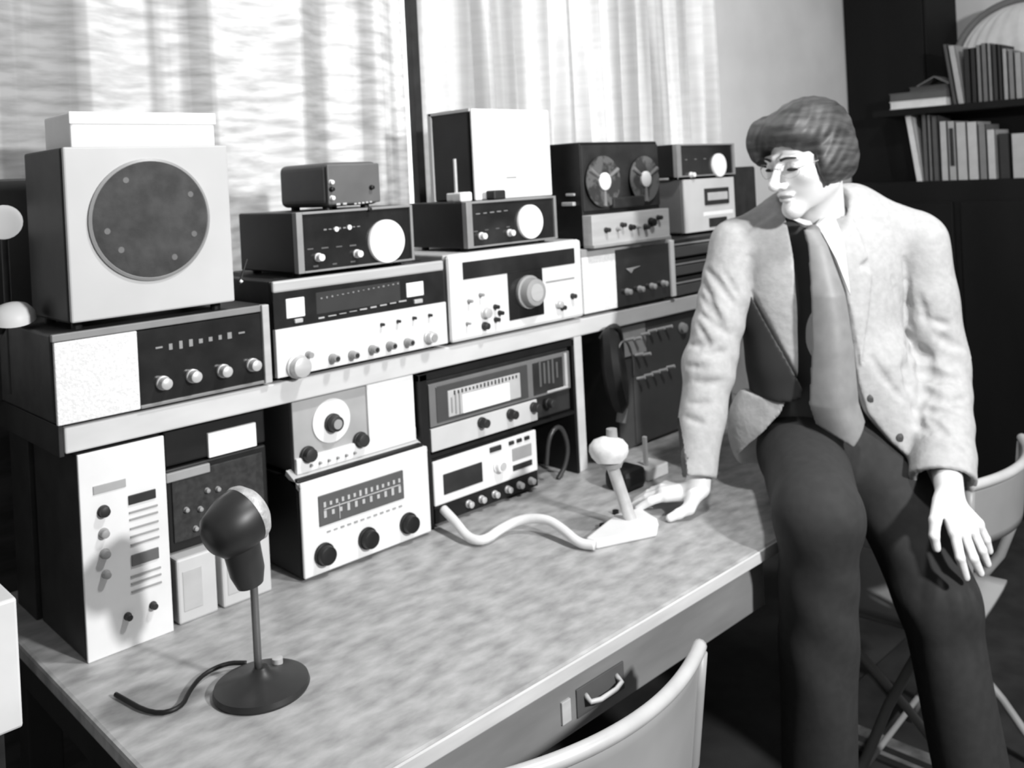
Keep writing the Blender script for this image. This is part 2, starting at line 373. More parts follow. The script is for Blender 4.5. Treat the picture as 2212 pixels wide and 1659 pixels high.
# --- L clock radio
x0, x1 = X(704, 420), X(822, 415)
D = Dev('clock_radio', 'small grey rounded table radio on top of the dial radio in the middle', 'radio', x0, x1, zk, zk+.094, depth=.18)
D.case(mat('clock_shell', .1, .5), feet=.006, bevel=.014, seg=4)
D.R('front_panel', x0+.003, x1-.003, zk+.01, zk+.09, mat('clock_front', .14, .4, g2=.1, scale=8), .004, bevel=.004)
for q, m in (((712, 394), BRIGHT), ((713, 409), BLACK), ((714, 428), BRIGHT), ((799, 405), BLACK), ((793, 452), BLACK)): D.knob(q, .0045, m, .008, .004)
D.marks('printing', (728, 441), (742, 440), 2, .009, .004, PALE); D.marks('printing', (765, 440), (798, 436), 5, .006, .003, PALE)

# --- G transceiver
x0, x1 = X(964, 650), X(1250, 600); zg = SH+.2
D = Dev('transceiver', 'white-faced radio transceiver with a big round tuning knob, right of the silver receiver', 'transceiver', x0, x1, SH, zg, depth=.3)
D.case(mat('beige_case', .5, .5), front=.004)
D.R('bezel', x0, x1, SH+.008, zg, WHITE, .014, bevel=.012)
W = x1-x0; H = .192; zb = SH+.008
def gp(u, v): return x0+W*u, zb+H*v
def GR(nm, u0, u1, v0, v1, m, t=.003, base=.0135, **k):
    a = gp(u0, v0); b = gp(u1, v1); return D.R(nm, a[0], b[0], a[1], b[1], m, t, base, **k)
GR('display_window', .09, .935, .70, .90, GLASS)
GR('display_window', .40, .665, .13, .70, GLASS)
c = gp(.545, .44)
D.knob(None, .034, MID, .03, .016, name='tuning_knob', cap=SILVER, xz=c)
GR('button_panel', .69, .93, .50, .53, MID, t=.001)
for uv, r, m in (((.23, .28), .012, SILVER), ((.12, .45), .004, MID), ((.2, .5), .004, MID), ((.30, .33), .005, DARK), ((.33, .25), .005, DARK), ((.30, .18), .005, DARK), ((.22, .13), .008, DARK), ((.78, .22), .009, SILVER), ((.81, .17), .006, DARK), ((.9, .29), .006, DARK), ((.10, .2), .003, MID)):
    D.knob(None, r, m, .014, .014, xz=gp(*uv))
# --- M second dial radio, on G
D = world_radio((1006, 440), (1196, 430), (1003, 545), (1200, 515), zg, .112, .2, .0, 'black radio with a white round dial, on top of the white faced transceiver', ((1037, 510), (1098, 503)), (1141, 479), .0405, .01, DG)
zm = zg+.112
D.marks('printing', (1030, 462), (1090, 455), 5, .012, .002, mat('dim_print', .28), base=.003, jitter=.3)
D.marks('printing', (1025, 500), (1095, 490), 4, .012, .003, mat('dim_print2', .12), base=.003, jitter=.3)
# --- N bookshelf loudspeaker
yn = .06
x0, x1 = X(1020, 340, yn), X(1186, 340, yn)
D = Dev('bookshelf_loudspeaker', 'white-fronted box loudspeaker with a black side, standing on the second dial radio', 'loudspeaker', x0, x1, zm, zm+.215, y=yn, depth=.15)
D.case(BLACK, feet=0, front=.008)
D.R('front_grille', x0, x1, zm, zm+.215, BRIGHT, .006, bevel=.003)
D.R('badge', x0+.10, x0+.135, zm+.048, zm+.052, MID, .001, .006)
emit_mesh('rear_frame', MB().box((x0-.004, yn+.142, zm), (x0+.01, yn+.155, zm+.215)).box((x0-.004, yn+.0, zm+.209), (x0, yn+.15, zm+.216)), CREAM, D.r)
D = Dev('cassette_box', 'tiny dark square box on a dial radio, before the white loudspeaker', 'box', X(1074, 425), X(1100, 425), zm, zm+.022, y=.01, depth=.03)
D.case(DARK, feet=0)
D = Dev('label_card', 'small white block on the left of the second dial radio', 'block', x0-.075, x0-.04, zm, zm+.022, y=.02, depth=.03); D.case(BRIGHT, feet=0)
a = xp(945, 428, x0-.05)
D = Dev('upright_aerial', 'short pale upright rod aerial before the dark side of the white loudspeaker', 'aerial', x0-.03, x0-.02, zm, zm+.09, y=.10, depth=.02)
emit_mesh('rod', MB().cyl((x0-.02, .10, zm+.01), (x0-.02, .10, zm+.10), .004), SILVER, D.r); emit_mesh('base', MB().box((x0-.035, .09, zm), (x0-.008, .12, zm+.02)), BRIGHT, D.r, .003)

# --- H receiver right of G
x0, x1 = X(1256, 620), X(1452, 590); zh = SH+.172
D = Dev('receiver', 'receiver with a white left half and black dial, under the tape recorder', 'radio receiver', x0, x1, SH, zh, depth=.3)
D.case(CREAM, front=.004)
xs = X(1328, 610)
D.R('grille', x0, xs, SH+.01, zh-.02, GRILLE, .006)
D.R('dial_panel', xs, x1-.018, SH+.01, zh-.012, GLASS, .006)
D.R('side_trim', x1-.018, x1, SH+.01, zh-.006, BRIGHT, .012)
D.R('top_trim', x0, x1, zh-.02, zh, MID, .005)
for q in ((1350, 630), (1377, 624), (1403, 618), (1428, 612)): D.knob(q, .008, SILVER, .016, .006)
c = fp(1358, 582)
emit_mesh('dial_pointer', MB().hexa([(c.x-.02, -.006, c.z+.004), (c.x, -.006, c.z-.01), (c.x+.01, -.006, c.z), (c.x+.04, -.006, c.z+.006)], [(c.x-.02, -.009, c.z+.004), (c.x, -.009, c.z-.01), (c.x+.01, -.009, c.z), (c.x+.04, -.009, c.z+.006)]), PALE, D.r)
# --- I dark stack
xI0, xI1 = x1+.012, X(1584, 440, .05)-.002
zs = SH
for k, (h, lab) in enumerate(((.06, 'lowest of the three flat black units stacked by the right arm of the man'), (.055, 'middle one of the three flat black units stacked by the right arm of the man'), (.062, 'topmost of the three flat black units stacked by the right arm of the man'))):
    D = Dev('amplifier', lab, 'amplifier', xI0, xI1, zs, zs+h-.004, depth=.3, group='flat black units stacked on the shelf')
    D.case(DARK, feet=.004); D.R('front_panel', xI0, xI1, zs+.008, zs+h*.6, mat('stack_grey', .1, .4), .004); D.R('trim_strip', xI0, xI1, zs+h*.66, zs+h*.74, MID, .005)
    zs += h-.004
# --- O reel to reel
x0, x1 = X(1256, 420), X(1424, 420); zo = zh
D = Dev('tape_recorder', 'black reel-to-reel tape recorder with two mounted reels, on the right of the upper row', 'tape recorder', x0, x1, zo, zo+.27, depth=.2)
D.case(BLACK, feet=.008)
zt1 = Z(1335, 330)
lowz = zo+.085
D.R('control_panel', x0, x1, zo+.008, lowz, SILVER, .03)
D.R('deck_plate', x0+.003, x1-.003, lowz+.01, zo+.262, DARK, .004)
zr = zo+.168
for xx, r in ((x0+.072, .066), (x1-.078, .062)):
    rl = emit_mesh('reel', MB().lathe([(r, 0), (r, .003), (r*.35, .004), (0, .004)], (xx, -.012, zr), (0, -1, 0), 48), mat('clear_reel', .12, .25, g2=.04, scale=30, lo=.45, hi=.55), D.r, smooth='auto')
    emit_mesh('tape_pack', MB().lathe([(r*.8, 0), (r*.8, .007), (0, .007)], (xx, -.004, zr), (0, -1, 0), 48), mat('brown_tape', .06, .3), rl)
    emit_mesh('hub', MB().lathe([(r*.34, 0), (r*.34, .005), (r*.2, .009), (0, .009)], (xx, -.015, zr), (0, -1, 0), 32), DIAL, rl, smooth='auto')
    for k in range(3):
        a = k*2*PI/3+.5
        p = Vector((xx+math.cos(a)*r*.36, -.0165, zr+math.sin(a)*r*.36)); q = Vector((xx+math.cos(a)*r*.95, -.0165, zr+math.sin(a)*r*.95)); emit_mesh('spoke', MB().cyl(p, q, .004, .006, 8), mat('reel_spoke', .22, .3), rl)
emit_mesh('head_cover', MB().box((x0+.10, -.02, lowz+.012), (x1-.09, 0, lowz+.04)), DARK, D.r, .004)
W = x1-x0
for u, v, r, m in ((.16, .5, .006, DARK), (.30, .5, .005, MID), (.36, .62, .006, DARK), (.47, .5, .007, BLACK), (.56, .5, .005, MID), (.66, .45, .007, DARK), (.74, .6, .011, BLACK), (.84, .75, .006, DARK)):
    D.knob(None, r, m, .015, .03, xz=(x0+W*u, zo+.01+.07*v))
D.R('base_strip', x0, x1, zo+.002, zo+.010, MID, .034)
emit_mesh('carry_handle', MB().box((x0-.012, .02, zo+.11), (x0, .06, zo+.12)).box((x0-.006, .02, zo+.135), (x0, .05, zo+.142)), SILVER, D.r, .002)
# --- P box and Q radio
yp = .05
x0, x1 = X(1476, 450, yp), X(1584, 440, yp); zp0 = zs
D = Dev('converter', 'pale fronted box with grey sides, under the dial radio nearest the man', 'electronic box', x0, x1, zp0, zp0+.165, y=yp, depth=.26)
D.case(mat('side_grey', .16, .5), feet=.006, front=.004)
D.R('front_panel', x0, x1, zp0+.008, zp0+.165, CREAM, .006)
W = x1-x0
D.R('meter_frame', x0+W*.38, x0+W*.86, zp0+.085, zp0+.135, DARK, .005, .006); D.R('meter', x0+W*.42, x0+W*.82, zp0+.098, zp0+.122, PALE, .002, .011)
D.R('label_strip', x0+W*.35, x0+W*.95, zp0+.052, zp0+.064, BRIGHT, .001, .006)
D.R('socket', x0+W*.45, x0+W*.8, zp0+.018, zp0+.045, DARK, .004, .006)
zq = zp0+.165
D = world_radio((1456, 318), (1582, 315), (1462, 405), (1585, 396), zq, .105, .24, yp, 'black radio with a white round dial, nearest the man', ((1490, 378),), (1549, 357), .036, .012, DG)
D.marks('printing', (1480, 345), (1520, 343), 3, .01, .003, mat('dim_print', .28), base=.003, jitter=.4)
# --- R black box
x0, x1 = X(1584, 440, .05)+.004, X(1584, 440, .05)+.15
D = Dev('power_supply', 'plain black box half hidden behind the head of the man', 'electronic box', x0, x1, SH, zq+.03, y=.06, depth=.2); D.case(BLACK); D.R('front_panel', x0+.004, x1-.004, SH+.01, zq+.026, DARK, .003)

# ------------------------------------------------------------------ gear under the shelf
# --- A tall white panel
x0, x1 = X(172, 1150), X(358, 1100); A0, A1 = DT, SH-.046
D = Dev('equipment_rack', 'tall white instrument panel with dark slots, at the left end of the desk', 'control panel', x0, x1, A0, A1, y=-.004, depth=.22)
D.case(DARK, feet=0, front=.004); D.R('front_panel', x0, x1, A0, A1, WHITE, .004)
W = x1-x0
def ap(u, v): return x0+W*u, A0+(A1-A0)*v
def AR(nm, u0, u1, v0, v1, m, t=.002): a = ap(u0, v0); b = ap(u1, v1); D.R(nm, a[0], b[0], a[1], b[1], m, t, .004, bevel=.0005)
AR('name_plate', .15, .52, .795, .835, mat('plate_grey', .4))
AR('display', .54, .86, .70, .745, DARK, .003)
for v in (.655, .62, .575, .535, .495): AR('slot', .54, .88, v, v+.010, MID)
AR('display', .54, .86, .395, .45, mat('slot_dark', .12), .003)
for v in (.34, .305, .265): AR('slot', .52, .88, v, v+.010, MID)
for uv, r, m in (((.25, .705), .0085, DARK), ((.24, .60), .007, MID), ((.24, .50), .007, MID), ((.24, .40), .006, MID), ((.46, .16), .0055, DARK), ((.76, .17), .0055, DARK)): D.knob(None, r, m, .012, .004, xz=ap(*uv))
# --- A2 black tuner
x0, x1 = X(368, 960), X(590, 930); z1, z0 = SH-.046, DT+.262
D = Dev('cassette_deck', 'black unit with a bright white strip, just under the shelf', 'tuner', x0, x1, z0, z1, y=.03, depth=.26)
D.case(BLACK, feet=.004)
D.P('display', (446, 936), (552, 962), DIAL, .006)
a, b = fp(455, 980, .03), fp(545, 962, .03)
D.R('button_row', a.x, b.x, a.z-.006, a.z+.004, MID, .005)
# --- A3
z1, z0 = DT+.262, DT+.112
D = Dev('mesh_cabinet', 'black mesh-fronted cabinet behind the desk microphone, on two pale boxes', 'cabinet', x0, x1, z0, z1, y=.03, depth=.26)
D.case(BLACK, feet=.004); D.R('front_mesh', x0+.01, x1-.01, z0+.02, z1-.012, mat('black_mesh', .03, .7, g2=.012, scale=90), .003)
D.R('ledge', x0, x0+.08, z1-.022, z1-.006, MID, .006)
for q in ((445, 1058), (468, 1055), (400, 1100), (430, 1098), (420, 1140)): D.knob(q, .004, MID, .008, .003)
# --- A4 two pale boxes
for (pa, pb, lab) in ((382, 474, 'pale upright box under the black mesh cabinet, beside the tall white panel'), (480, 592, 'pale upright box under the black mesh cabinet, right behind the microphone stem')):
    a, b = X(pa, 1290), X(pb, 1260)
    D = Dev('storage_box', lab, 'box', a+.003, b-.003, DT, DT+.112, y=.002, depth=.2, group='pale boxes under the mesh cabinet'); D.case(CREAM, feet=0)
    D.R('front_label', a+.012, b-.03, DT+.02, DT+.09, mat('box_label', .5, .6), .001)
# --- B white receiver on desk
x0, x1 = X(642, 1150), X(916, 1070); zb1 = DT+.19
D = Dev('receiver', 'white receiver with a dark dial window and three black knobs, on the desk', 'radio receiver', x0, x1, DT, zb1, y=-.014, depth=.13)
D.case(BLACK, front=.006, feet=.004)
D.R('front_panel', x0, x1, DT+.006, zb1-.004, WHITE, .006, bevel=.003)
emit_mesh('top_lip', MB().hexa([(x0, -.02, zb1-.012), (x1, -.02, zb1-.012), (x1, .03, zb1+.012), (x0, .03, zb1+.012)], [(x0, -.016, zb1-.02), (x1, -.016, zb1-.02), (x1, .034, zb1+.002), (x0, .034, zb1+.002)]), CREAM, D.r)
dl = D.P('dial_window', (686, 1070), (862, 1066), mat('dial_window_grey', .1, .25), .003, .006)
cx_, cz_ = (X(686, 1100)+X(864, 1030))/2, 0
zlo, zhi = DT+.095, DT+.153
dl.data.clear_geometry(); bmx = bmesh.new(); mbx = MB(); xa, xb = X(684, 1100, -.014), X(866, 1030, -.014); mbx.box((xa, -.023, zlo), (xb, -.018, zhi)); bmesh.ops.transform(mbx.bm, matrix=Matrix.Translation(-Vector(D.r.location)), verts=mbx.bm.verts); mbx.bm.to_mesh(dl.data)
def lines(nm, D, x0, x1, z, n, wd, h, m, yb, jit=.3):
    mb = MB()
    for i in range(n):
        xx = x0+(x1-x0)*i/max(1, n-1); hh = h*(1+jit*random.uniform(-1, 1)); mb.box((xx-wd/2, yb-.001, z-hh/2), (xx+wd/2, yb+.001, z+hh/2))
    return emit_mesh(nm, mb, m, D.r)
lines('scale_marks', D, xa+.012, xb-.012, zhi-.018, 14, .005, .009, PALE, -.0235)
lines('scale_marks', D, xa+.012, xb-.012, zlo+.022, 11, .006, .011, PALE, -.0235)
lines('scale_line', D, (xa+xb)/2, (xa+xb)/2, (zlo+zhi)/2+.002, 1, (xb-xa)*.9, .0015, PALE, -.0235)
lines('pointer', D, xa+(xb-xa)*.22, xa+(xb-xa)*.22, zlo+.02, 1, .0015, .035, PALE, -.0237)
lines('printing', D, xa+.02, xb-.01, zlo-.014, 12, .008, .003, MID, -.0205)
for q in ((697, 1218), (790, 1181), (878, 1146)):
    D.knob(None, .0185, BLACK, .02, .006, xz=(X(*q, -.014), DT+.042))
# --- C meter box on B
x0, x1 = X(642, 920), X(902, 880); z0, z1 = zb1+.004, SH-.043
D = Dev('signal_meter', 'white box with a round pointer dial and two dark knobs, just under the shelf', 'signal generator', x0, x1, z0, z1, y=.02, depth=.2)
D.case(mat('meter_side', .09, .5), front=.004, feet=0)
xm = X(790, 900, .02)
D.R('front_panel', x0, xm, z0, z1, mat('meter_plate', .4, .5), .004); D.R('cover_panel', xm, x1, z0, z1, BRIGHT, .010, bevel=.002)
D.R('lower_strip', x0, x1, z0, z0+.03, WHITE, .011, bevel=.002)
zc = (z0+z1)/2+.015; xc = (x0+xm)/2
emit_mesh('dial_ring', MB().lathe([(.043, 0), (.043, .003), (.02, .004), (0, .004)], (xc, .016, zc), (0, -1, 0), 48), WHITE, D.r)
D.knob(None, .016, DARK, .02, .008, xz=(xc, zc-.004), name='pointer_knob', cap=MID)
for xx in (x0+.026, xm-.022): D.knob(None, .0135, DARK, .018, .008, xz=(xx, z0+.034))
for k in range(6): D.knob(None, .0025, MID, .006, .011, xz=(x0+.03+k*.02, z0+.012), name='terminal', skirt=False)

# --- D black cabinet holding two sets
x0, x1 = X(912, 980), X(1246, 900); z1 = SH-.046
cab = empty('cabinet', (x0, 0, DT), 'black open-fronted cabinet under the shelf, holding a communications receiver and a transceiver', 'cabinet')
ccx, ccd = x0, .3
emit_mesh('side_panel', MB().box((x0, -.002, DT), (x0+.022, ccd, z1)), BLACK, cab, .002)
emit_mesh('side_panel', MB().box((x1-.008, -.002, DT), (x1, ccd, z1)), BLACK, cab, .002)
emit_mesh('top_panel', MB().box((x0, -.002, z1-.014), (x1, ccd, z1)), BLACK, cab)
emit_mesh('back_panel', MB().box((x0+.022, ccd-.01, DT), (x1-.008, ccd, z1-.014)), BLACK, cab)
zsplit = DT+.157
emit_mesh('inner_shelf', MB().box((x0+.022, .0, zsplit-.008), (x1-.008, ccd-.01, zsplit)), BLACK, cab)
xa, xb = x0+.026, x1-.012
yd = .004
D = Dev('communications_receiver', 'receiver with a long pale scale and dark knobs, upper set in the black cabinet', 'radio receiver', xa, xb, zsplit, z1-.016, y=yd, depth=.22)
D.case(DARK, feet=.003, front=.004)
W = xb-xa; H = z1-.016-zsplit
def dR(nm, u0, u1, v0, v1, m, t=.003, base=0): return D.R(nm, xa+W*u0, xa+W*u1, zsplit+H*v0, zsplit+H*v1, m, t, base)
dR('front_panel', 0, .72, .03, .34, CREAM, .005)
dR('dial_frame', 0.0, .99, .36, .94, mat('frame_mid', .17, .35), .004)
dR('dial_glass', .04, .66, .40, .89, mat('dial_dark_glass', .07, .2), .002, .004)  # glass in a dark grey of its own
dR('scale_plate', .11, .60, .44, .80, PALE, .002, .006)
dR('scale_plate', .20, .52, .44, .70, BRIGHT, .001, .008)
dR('side_window', .70, .93, .40, .88, DARK, .002, .004)
dR('corner_trim', .945, .965, .42, .92, PALE, .003, .004)
dR('corner_trim', .8, .965, .38, .42, PALE, .003, .004)
lines('scale_marks', D, xa+W*.15, xa+W*.57, zsplit+H*.76, 18, .003, .008, DARK, yd-.009)
lines('scale_marks', D, xa+W*.13, xa+W*.18, zsplit+H*.6, 3, .003, .04, MID, yd-.009)
lines('scale_marks', D, xa+W*.75, xa+W*.88, zsplit+H*.7, 5, .006, .05, mat('dim_print2', .12), yd-.0065)
for u in (.32, .52, .69, .80): D.knob(None, .0105, DARK, .022, .005, xz=(xa+W*u, zsplit+H*.24))
xc1 = x0+.026+(xb-xa)*.70
D = Dev('transceiver', 'silver transceiver with a row of bright knobs, lower set in the black cabinet', 'transceiver', xa, xc1, DT+.004, zsplit-.012, y=yd, depth=.22)
D.z0 = DT; D.case(BLACK, feet=.006, front=.004)
W = xc1-xa; zz = DT+.045; H = zsplit-.016-zz
D.R('front_panel', xa, xc1, zz, zsplit-.016, WHITE, .006, bevel=.003)
D.R('lower_panel', xa, xc1, DT+.008, zz-.001, BLACK, .004)
D.R('display', xa+W*.08, xa+W*.44, zz+H*.2, zz+H*.66, DARK, .002, .006)
D.knob(None, .015, BRIGHT, .016, .006, xz=(xa+W*.6, zz+H*.45), name='tuning_knob', cap=SILVER)
D.R('button', xa+W*.52, xa+W*.63, zz+H*.8, zz+H*.92, DARK, .004, .006)
for u in (.71, .79, .87): D.R('button', xa+W*u, xa+W*(u+.05), zz+H*.83, zz+H*.92, DARK, .004, .006)
D.R('keypad', xa+W*.74, xa+W*.94, zz+H*.42, zz+H*.72, MID, .002, .006); D.R('display', xa+W*.74, xa+W*.94, zz+H*.18, zz+H*.32, DARK, .002, .006)
for u in (.30, .42, .55, .68, .80, .92): D.knob(None, .0075, SILVER, .014, .004, xz=(xa+W*u, DT+.026))
# --- cable loop inside cabinet, right
p = [fp(1180, 1005, .02), fp(1185, 940, .01), fp(1210, 915, .01), fp(1228, 960, .005), fp(1222, 1005, .005), fp(1205, 1035, .01)]
emit_mesh('cable', MB().tube(p, .006, smooth=2), mat('cable_rubber', .04, .35), smooth=True, label='thick black cable looping down inside the black cabinet', cat='cable', origin=p[0])

# --- headphones hanging right of the upright
hx = X(1318, 800, -.03); hz = Z(1318, 800, -.03)
HP = empty('headphones', (hx, -.03, hz-.1), 'big black headphones hanging just right of the white upright, below the shelf', 'headphones')
emit_mesh('ear_cup', MB().lathe([(0, -.012), (.04, -.012), (.052, 0), (.055, .018), (.046, .034), (0, .038)], (hx-.002, -.03, hz), (.55, -.8, .1), 40, (1.35, 2.0)), BLACK, HP, smooth='auto')
emit_mesh('ear_cup', MB().lathe([(0, 0), (.046, 0), (.052, .014), (.044, .03), (0, .034)], (hx+.045, -.0, hz-.01), (.55, -.8, .1), 40, (1.15, 1.75)), BLACK, HP, smooth='auto')
emit_mesh('headband', MB().tube([(hx-.02, -.02, hz+.08), (hx+.0, -.035, hz+.112), (hx+.045, -.03, hz+.105), (hx+.075, -.01, hz+.03), (hx+.08, 0, hz-.06)], .007, smooth=2), DARK, HP, smooth=True)
emit_mesh('cushion_ring', MB().tube([(hx+.02+.035*math.cos(t), -.062, hz+.075*math.sin(t)) for t in [i*PI/8-PI*.1 for i in range(9)]], .0025, smooth=1), mat('rim_grey', .12, .3), HP, smooth=True)
emit_mesh('plug', MB().cyl((hx+.02, -.04, hz-.135), (hx+.03, -.04, hz-.1), .013), MID, HP, smooth='auto')

# --- S toggle rack
x0, x1 = X(1368, 850, .02), 2.39
D = Dev('switch_panel', 'dark grey rack panel with rows of small toggle switches, behind the headphones', 'control panel', x0-.06, x1, DT, SH-.046, y=.02, depth=.25)
D.case(mat('rack_grey', .055, .5), feet=.004); D.R('front_panel', x0, x1, DT+.01, SH-.05, mat('rack_face', .06, .45), .004)
D.R('side_plate', x0-.055, x0+.06, SH-.13, SH-.05, MID, .005)
for q in ((1352, 735), (1368, 733), (1385, 723), (1400, 716), (1418, 712), (1435, 708), (1372, 768), (1388, 767), (1376, 818), (1392, 812), (1408, 806), (1424, 801), (1440, 794)):
    c = fp(*q, .016); k = emit_mesh('toggle_switch', MB().cyl((c.x, .016, c.z), (c.x+.008, -.006, c.z+.005), .004, .005, 10), PALE, D.r, smooth='auto')
D.knob((1470, 708), .014, MID, .014, .004)
# --- things on the desk near the hand
c = zp(1410, 1035, DT)
c = zp(1418, 1035, DT)
D = Dev('small_box', 'small pale box with an upright tab, on the desk behind the hand', 'box', c.x-.03, c.x+.05, DT, DT+.03, y=c.y, depth=.06); D.case(CREAM, feet=0)
emit_mesh('tab', MB().box((D.x0+.02, c.y+.02, DT+.03), (D.x0+.028, c.y+.03, DT+.10)), CREAM, D.r, .001)
c = zp(1372, 1062, DT)
D = Dev('tape_dispenser', 'low black lump beside the silver stem of the white microphone', 'black box', c.x-.03, c.x+.05, DT, DT+.05, y=c.y, depth=.07); D.case(BLACK, feet=0, bevel=.015)

# ------------------------------------------------------------------ desk microphones
mx, my = .655, -.292
MIC = empty('desk_microphone', (mx, my, DT), 'dark desk microphone with a pale grille on a round base, nearest the camera', 'microphone')
GUN = mat('gunmetal', .03, .42, metal=.2, g2=.02)
emit_mesh('base', MB().lathe([(0, 0), (.068, 0), (.070, .004), (.068, .011), (.055, .015), (.03, .02), (.014, .028), (.010, .034), (0, .036)], (mx, my, DT), (0, 0, 1), 56), GUN, MIC, smooth='auto')
base_hi = Vector((mx-.004, my, DT+.03)); top = dp(548, 1262, 1.355)
emit_mesh('stem', MB().tube([base_hi, base_hi.lerp(top, .5), top, top+(top-base_hi)*.1], .0058, 16), mat('stem_metal', .2, .3, metal=.6), MIC, smooth=True)
emit_mesh('switch', MB().lathe([(.008, 0), (.008, .012), (0, .014)], zp(600, 1438, DT+.014), (0, 0, 1), 16), SILVER, MIC, smooth='auto')
nb, nt_ = dp(541, 1262, 1.355), dp(520, 1175, 1.35)
emit_mesh('neck', MB().lathe([(0, -.002), (.019, 0), (.025, .02), (.027, (nt_-nb).length), (0, (nt_-nb).length+.004)], nb, nt_-nb, 32), mat('neck_metal', .035, .4, metal=.2), MIC, smooth='auto')
hb, hf = dp(468, 1162, 1.31), dp(540, 1104, 1.355)
L = (hf-hb).length; ax = hf-hb
hd = emit_mesh('head', MB().lathe([(0, -.014), (.02, -.012), (.034, -.002), (.041, .02), (.044, L*.55), (.043, L*.86), (.0, L*.87)], hb, ax, 44), GUN, MIC, smooth='auto')
emit_mesh('grille', MB().lathe([(.0435, L*.84), (.0445, L*.92), (.041, L*1.05), (.03, L*1.2), (.014, L*1.27), (0, L*1.28)], hb, ax, 44), mat('mic_grille', .6, .6, metal=.3, g2=.4, scale=60, stretch=(1, 1, 1), bump=.4), hd, smooth='auto')
c0 = zp(532, 1432, DT+.01)
pts = [c0, zp(490, 1432, DT+.012), zp(440, 1455, DT+.008), zp(410, 1490, DT+.006), zp(392, 1530, DT+.005), zp(330, 1545, DT+.005), zp(250, 1500, DT+.005)]
emit_mesh('cord', MB().tube(pts, .0035, smooth=2), BLACK, MIC, smooth=True)

m2 = zp(1345, 1172, DT)
MIC2 = empty('desk_microphone', m2, 'white desk microphone with a thick pale stem, by the hand of the man', 'microphone')
q = [zp(1262, 1180, DT), zp(1288, 1188, DT), zp(1420, 1160, DT), zp(1425, 1135, DT), zp(1385, 1110, DT), zp(1330, 1125, DT)]
lo = [Vector((v.x, v.y, DT)) for v in q]; hi = [Vector((v.x, v.y, DT+.018)).lerp(Vector((m2.x, m2.y, DT+.018)), .06) for v in q]
emit_mesh('base', MB().hexa(lo, hi), WHITE, MIC2, .005)
sb = zp(1362, 1122, DT+.016); d0 = (sb-CAM).dot(FW)
st = dp(1322, 1005, d0-.01)
emit_mesh('stem', MB().tube([sb, sb.lerp(st, .5), st], .013, 20), SILVER, MIC2, smooth='auto')
hc = dp(1315, 975, d0-.02)
emit_mesh('head', MB().lathe([(0, -.026), (.024, -.024), (.036, -.012), (.041, 0), (.04, .012), (.03, .024), (.012, .03), (0, .031)], hc, (.2, .15, 1), 40), mat('mic_white', .85, .45, g2=.7, scale=60), MIC2, smooth='auto')
emit_mesh('collar', MB().lathe([(.022, 0), (.026, .01), (.022, .016)], dp(1320, 1008, d0-.012), (0, 0, 1), 28), MID, MIC2, smooth='auto')
emit_mesh('top_stub', MB().lathe([(.012, 0), (.011, .02), (0, .022)], dp(1322, 947, d0-.02), (0, 0, 1), 20), MID, MIC2, smooth='auto')
for qq in ((1330, 1110), (1302, 1140)):
    emit_mesh('button', MB().lathe([(.007, 0), (.007, .008), (0, .009)], zp(*qq, DT+.0), (0, 0, 1), 16), BLACK, MIC2)
pts = [zp(958, 1100, DT+.045), zp(985, 1128, DT+.03), zp(1010, 1162, DT+.014), zp(1045, 1170, DT+.012), zp(1085, 1140, DT+.016), zp(1130, 1120, DT+.03), zp(1180, 1120, DT+.035), zp(1215, 1142, DT+.026), zp(1250, 1174, DT+.012), zp(1285, 1178, DT+.012)]
emit_mesh('cord', MB().tube(pts, .0095, 14, smooth=2), mat('cord_white', .8, .5), MIC2, smooth=True)

# ------------------------------------------------------------------ right side: tall dark cupboard and bookshelves
XB = 4.03
XC = XB+.21
yA, yB, yC = YW-.006, xp(2000, 100, XC).y, -1.2
yL = xp(1888, 215, XB).y
cup = empty('cupboard', (XC, yB, 0), 'tall plain black cupboard side against the back wall, left of the bookshelves', 'cupboard')
emit_mesh('case', MB().box((XC+.012, yB, 0), (4.618, yA, 2.68)), DKWOOD, cup, .004)
emit_mesh('door', MB().box((XC, yB+.01, .1), (XC+.012, yA-.01, 2.6)), DKWOOD, cup, .003)
bk = empty('bookcase', (XB, yC, 0), 'black bookcase with two rows of books, at the right edge of the picture', 'bookcase')
zl1 = xp(2100, 222, XB).z; zl2 = xp(2100, 388, XB).z
emit_mesh('shelf_board', MB().box((XB-.02, yC, zl1-.03), (XC-.012, yL, zl1)), DKWOOD, bk, .003)
emit_mesh('base_cabinet', MB().box((XB, yC, 0), (XC-.012, yA, zl2)), DKWOOD, bk, .004)
for k in range(3):
    ya = yC+.02+k*(yA-yC)/3
    dd = emit_mesh('door', MB().box((XB-.014, ya, .06), (XB, ya+(yA-yC)/3-.03, zl2-.09)), DKWOOD, bk, .004)
    emit_mesh('handle', MB().box((XB-.03, ya+.03, zl2-.6), (XB-.014, ya+.04, zl2-.5)), DARK, dd, .002)
emit_mesh('back_panel', MB().box((XC-.016, yC, zl2), (XC-.012, yL, zl1-.03)), DKWOOD, bk)
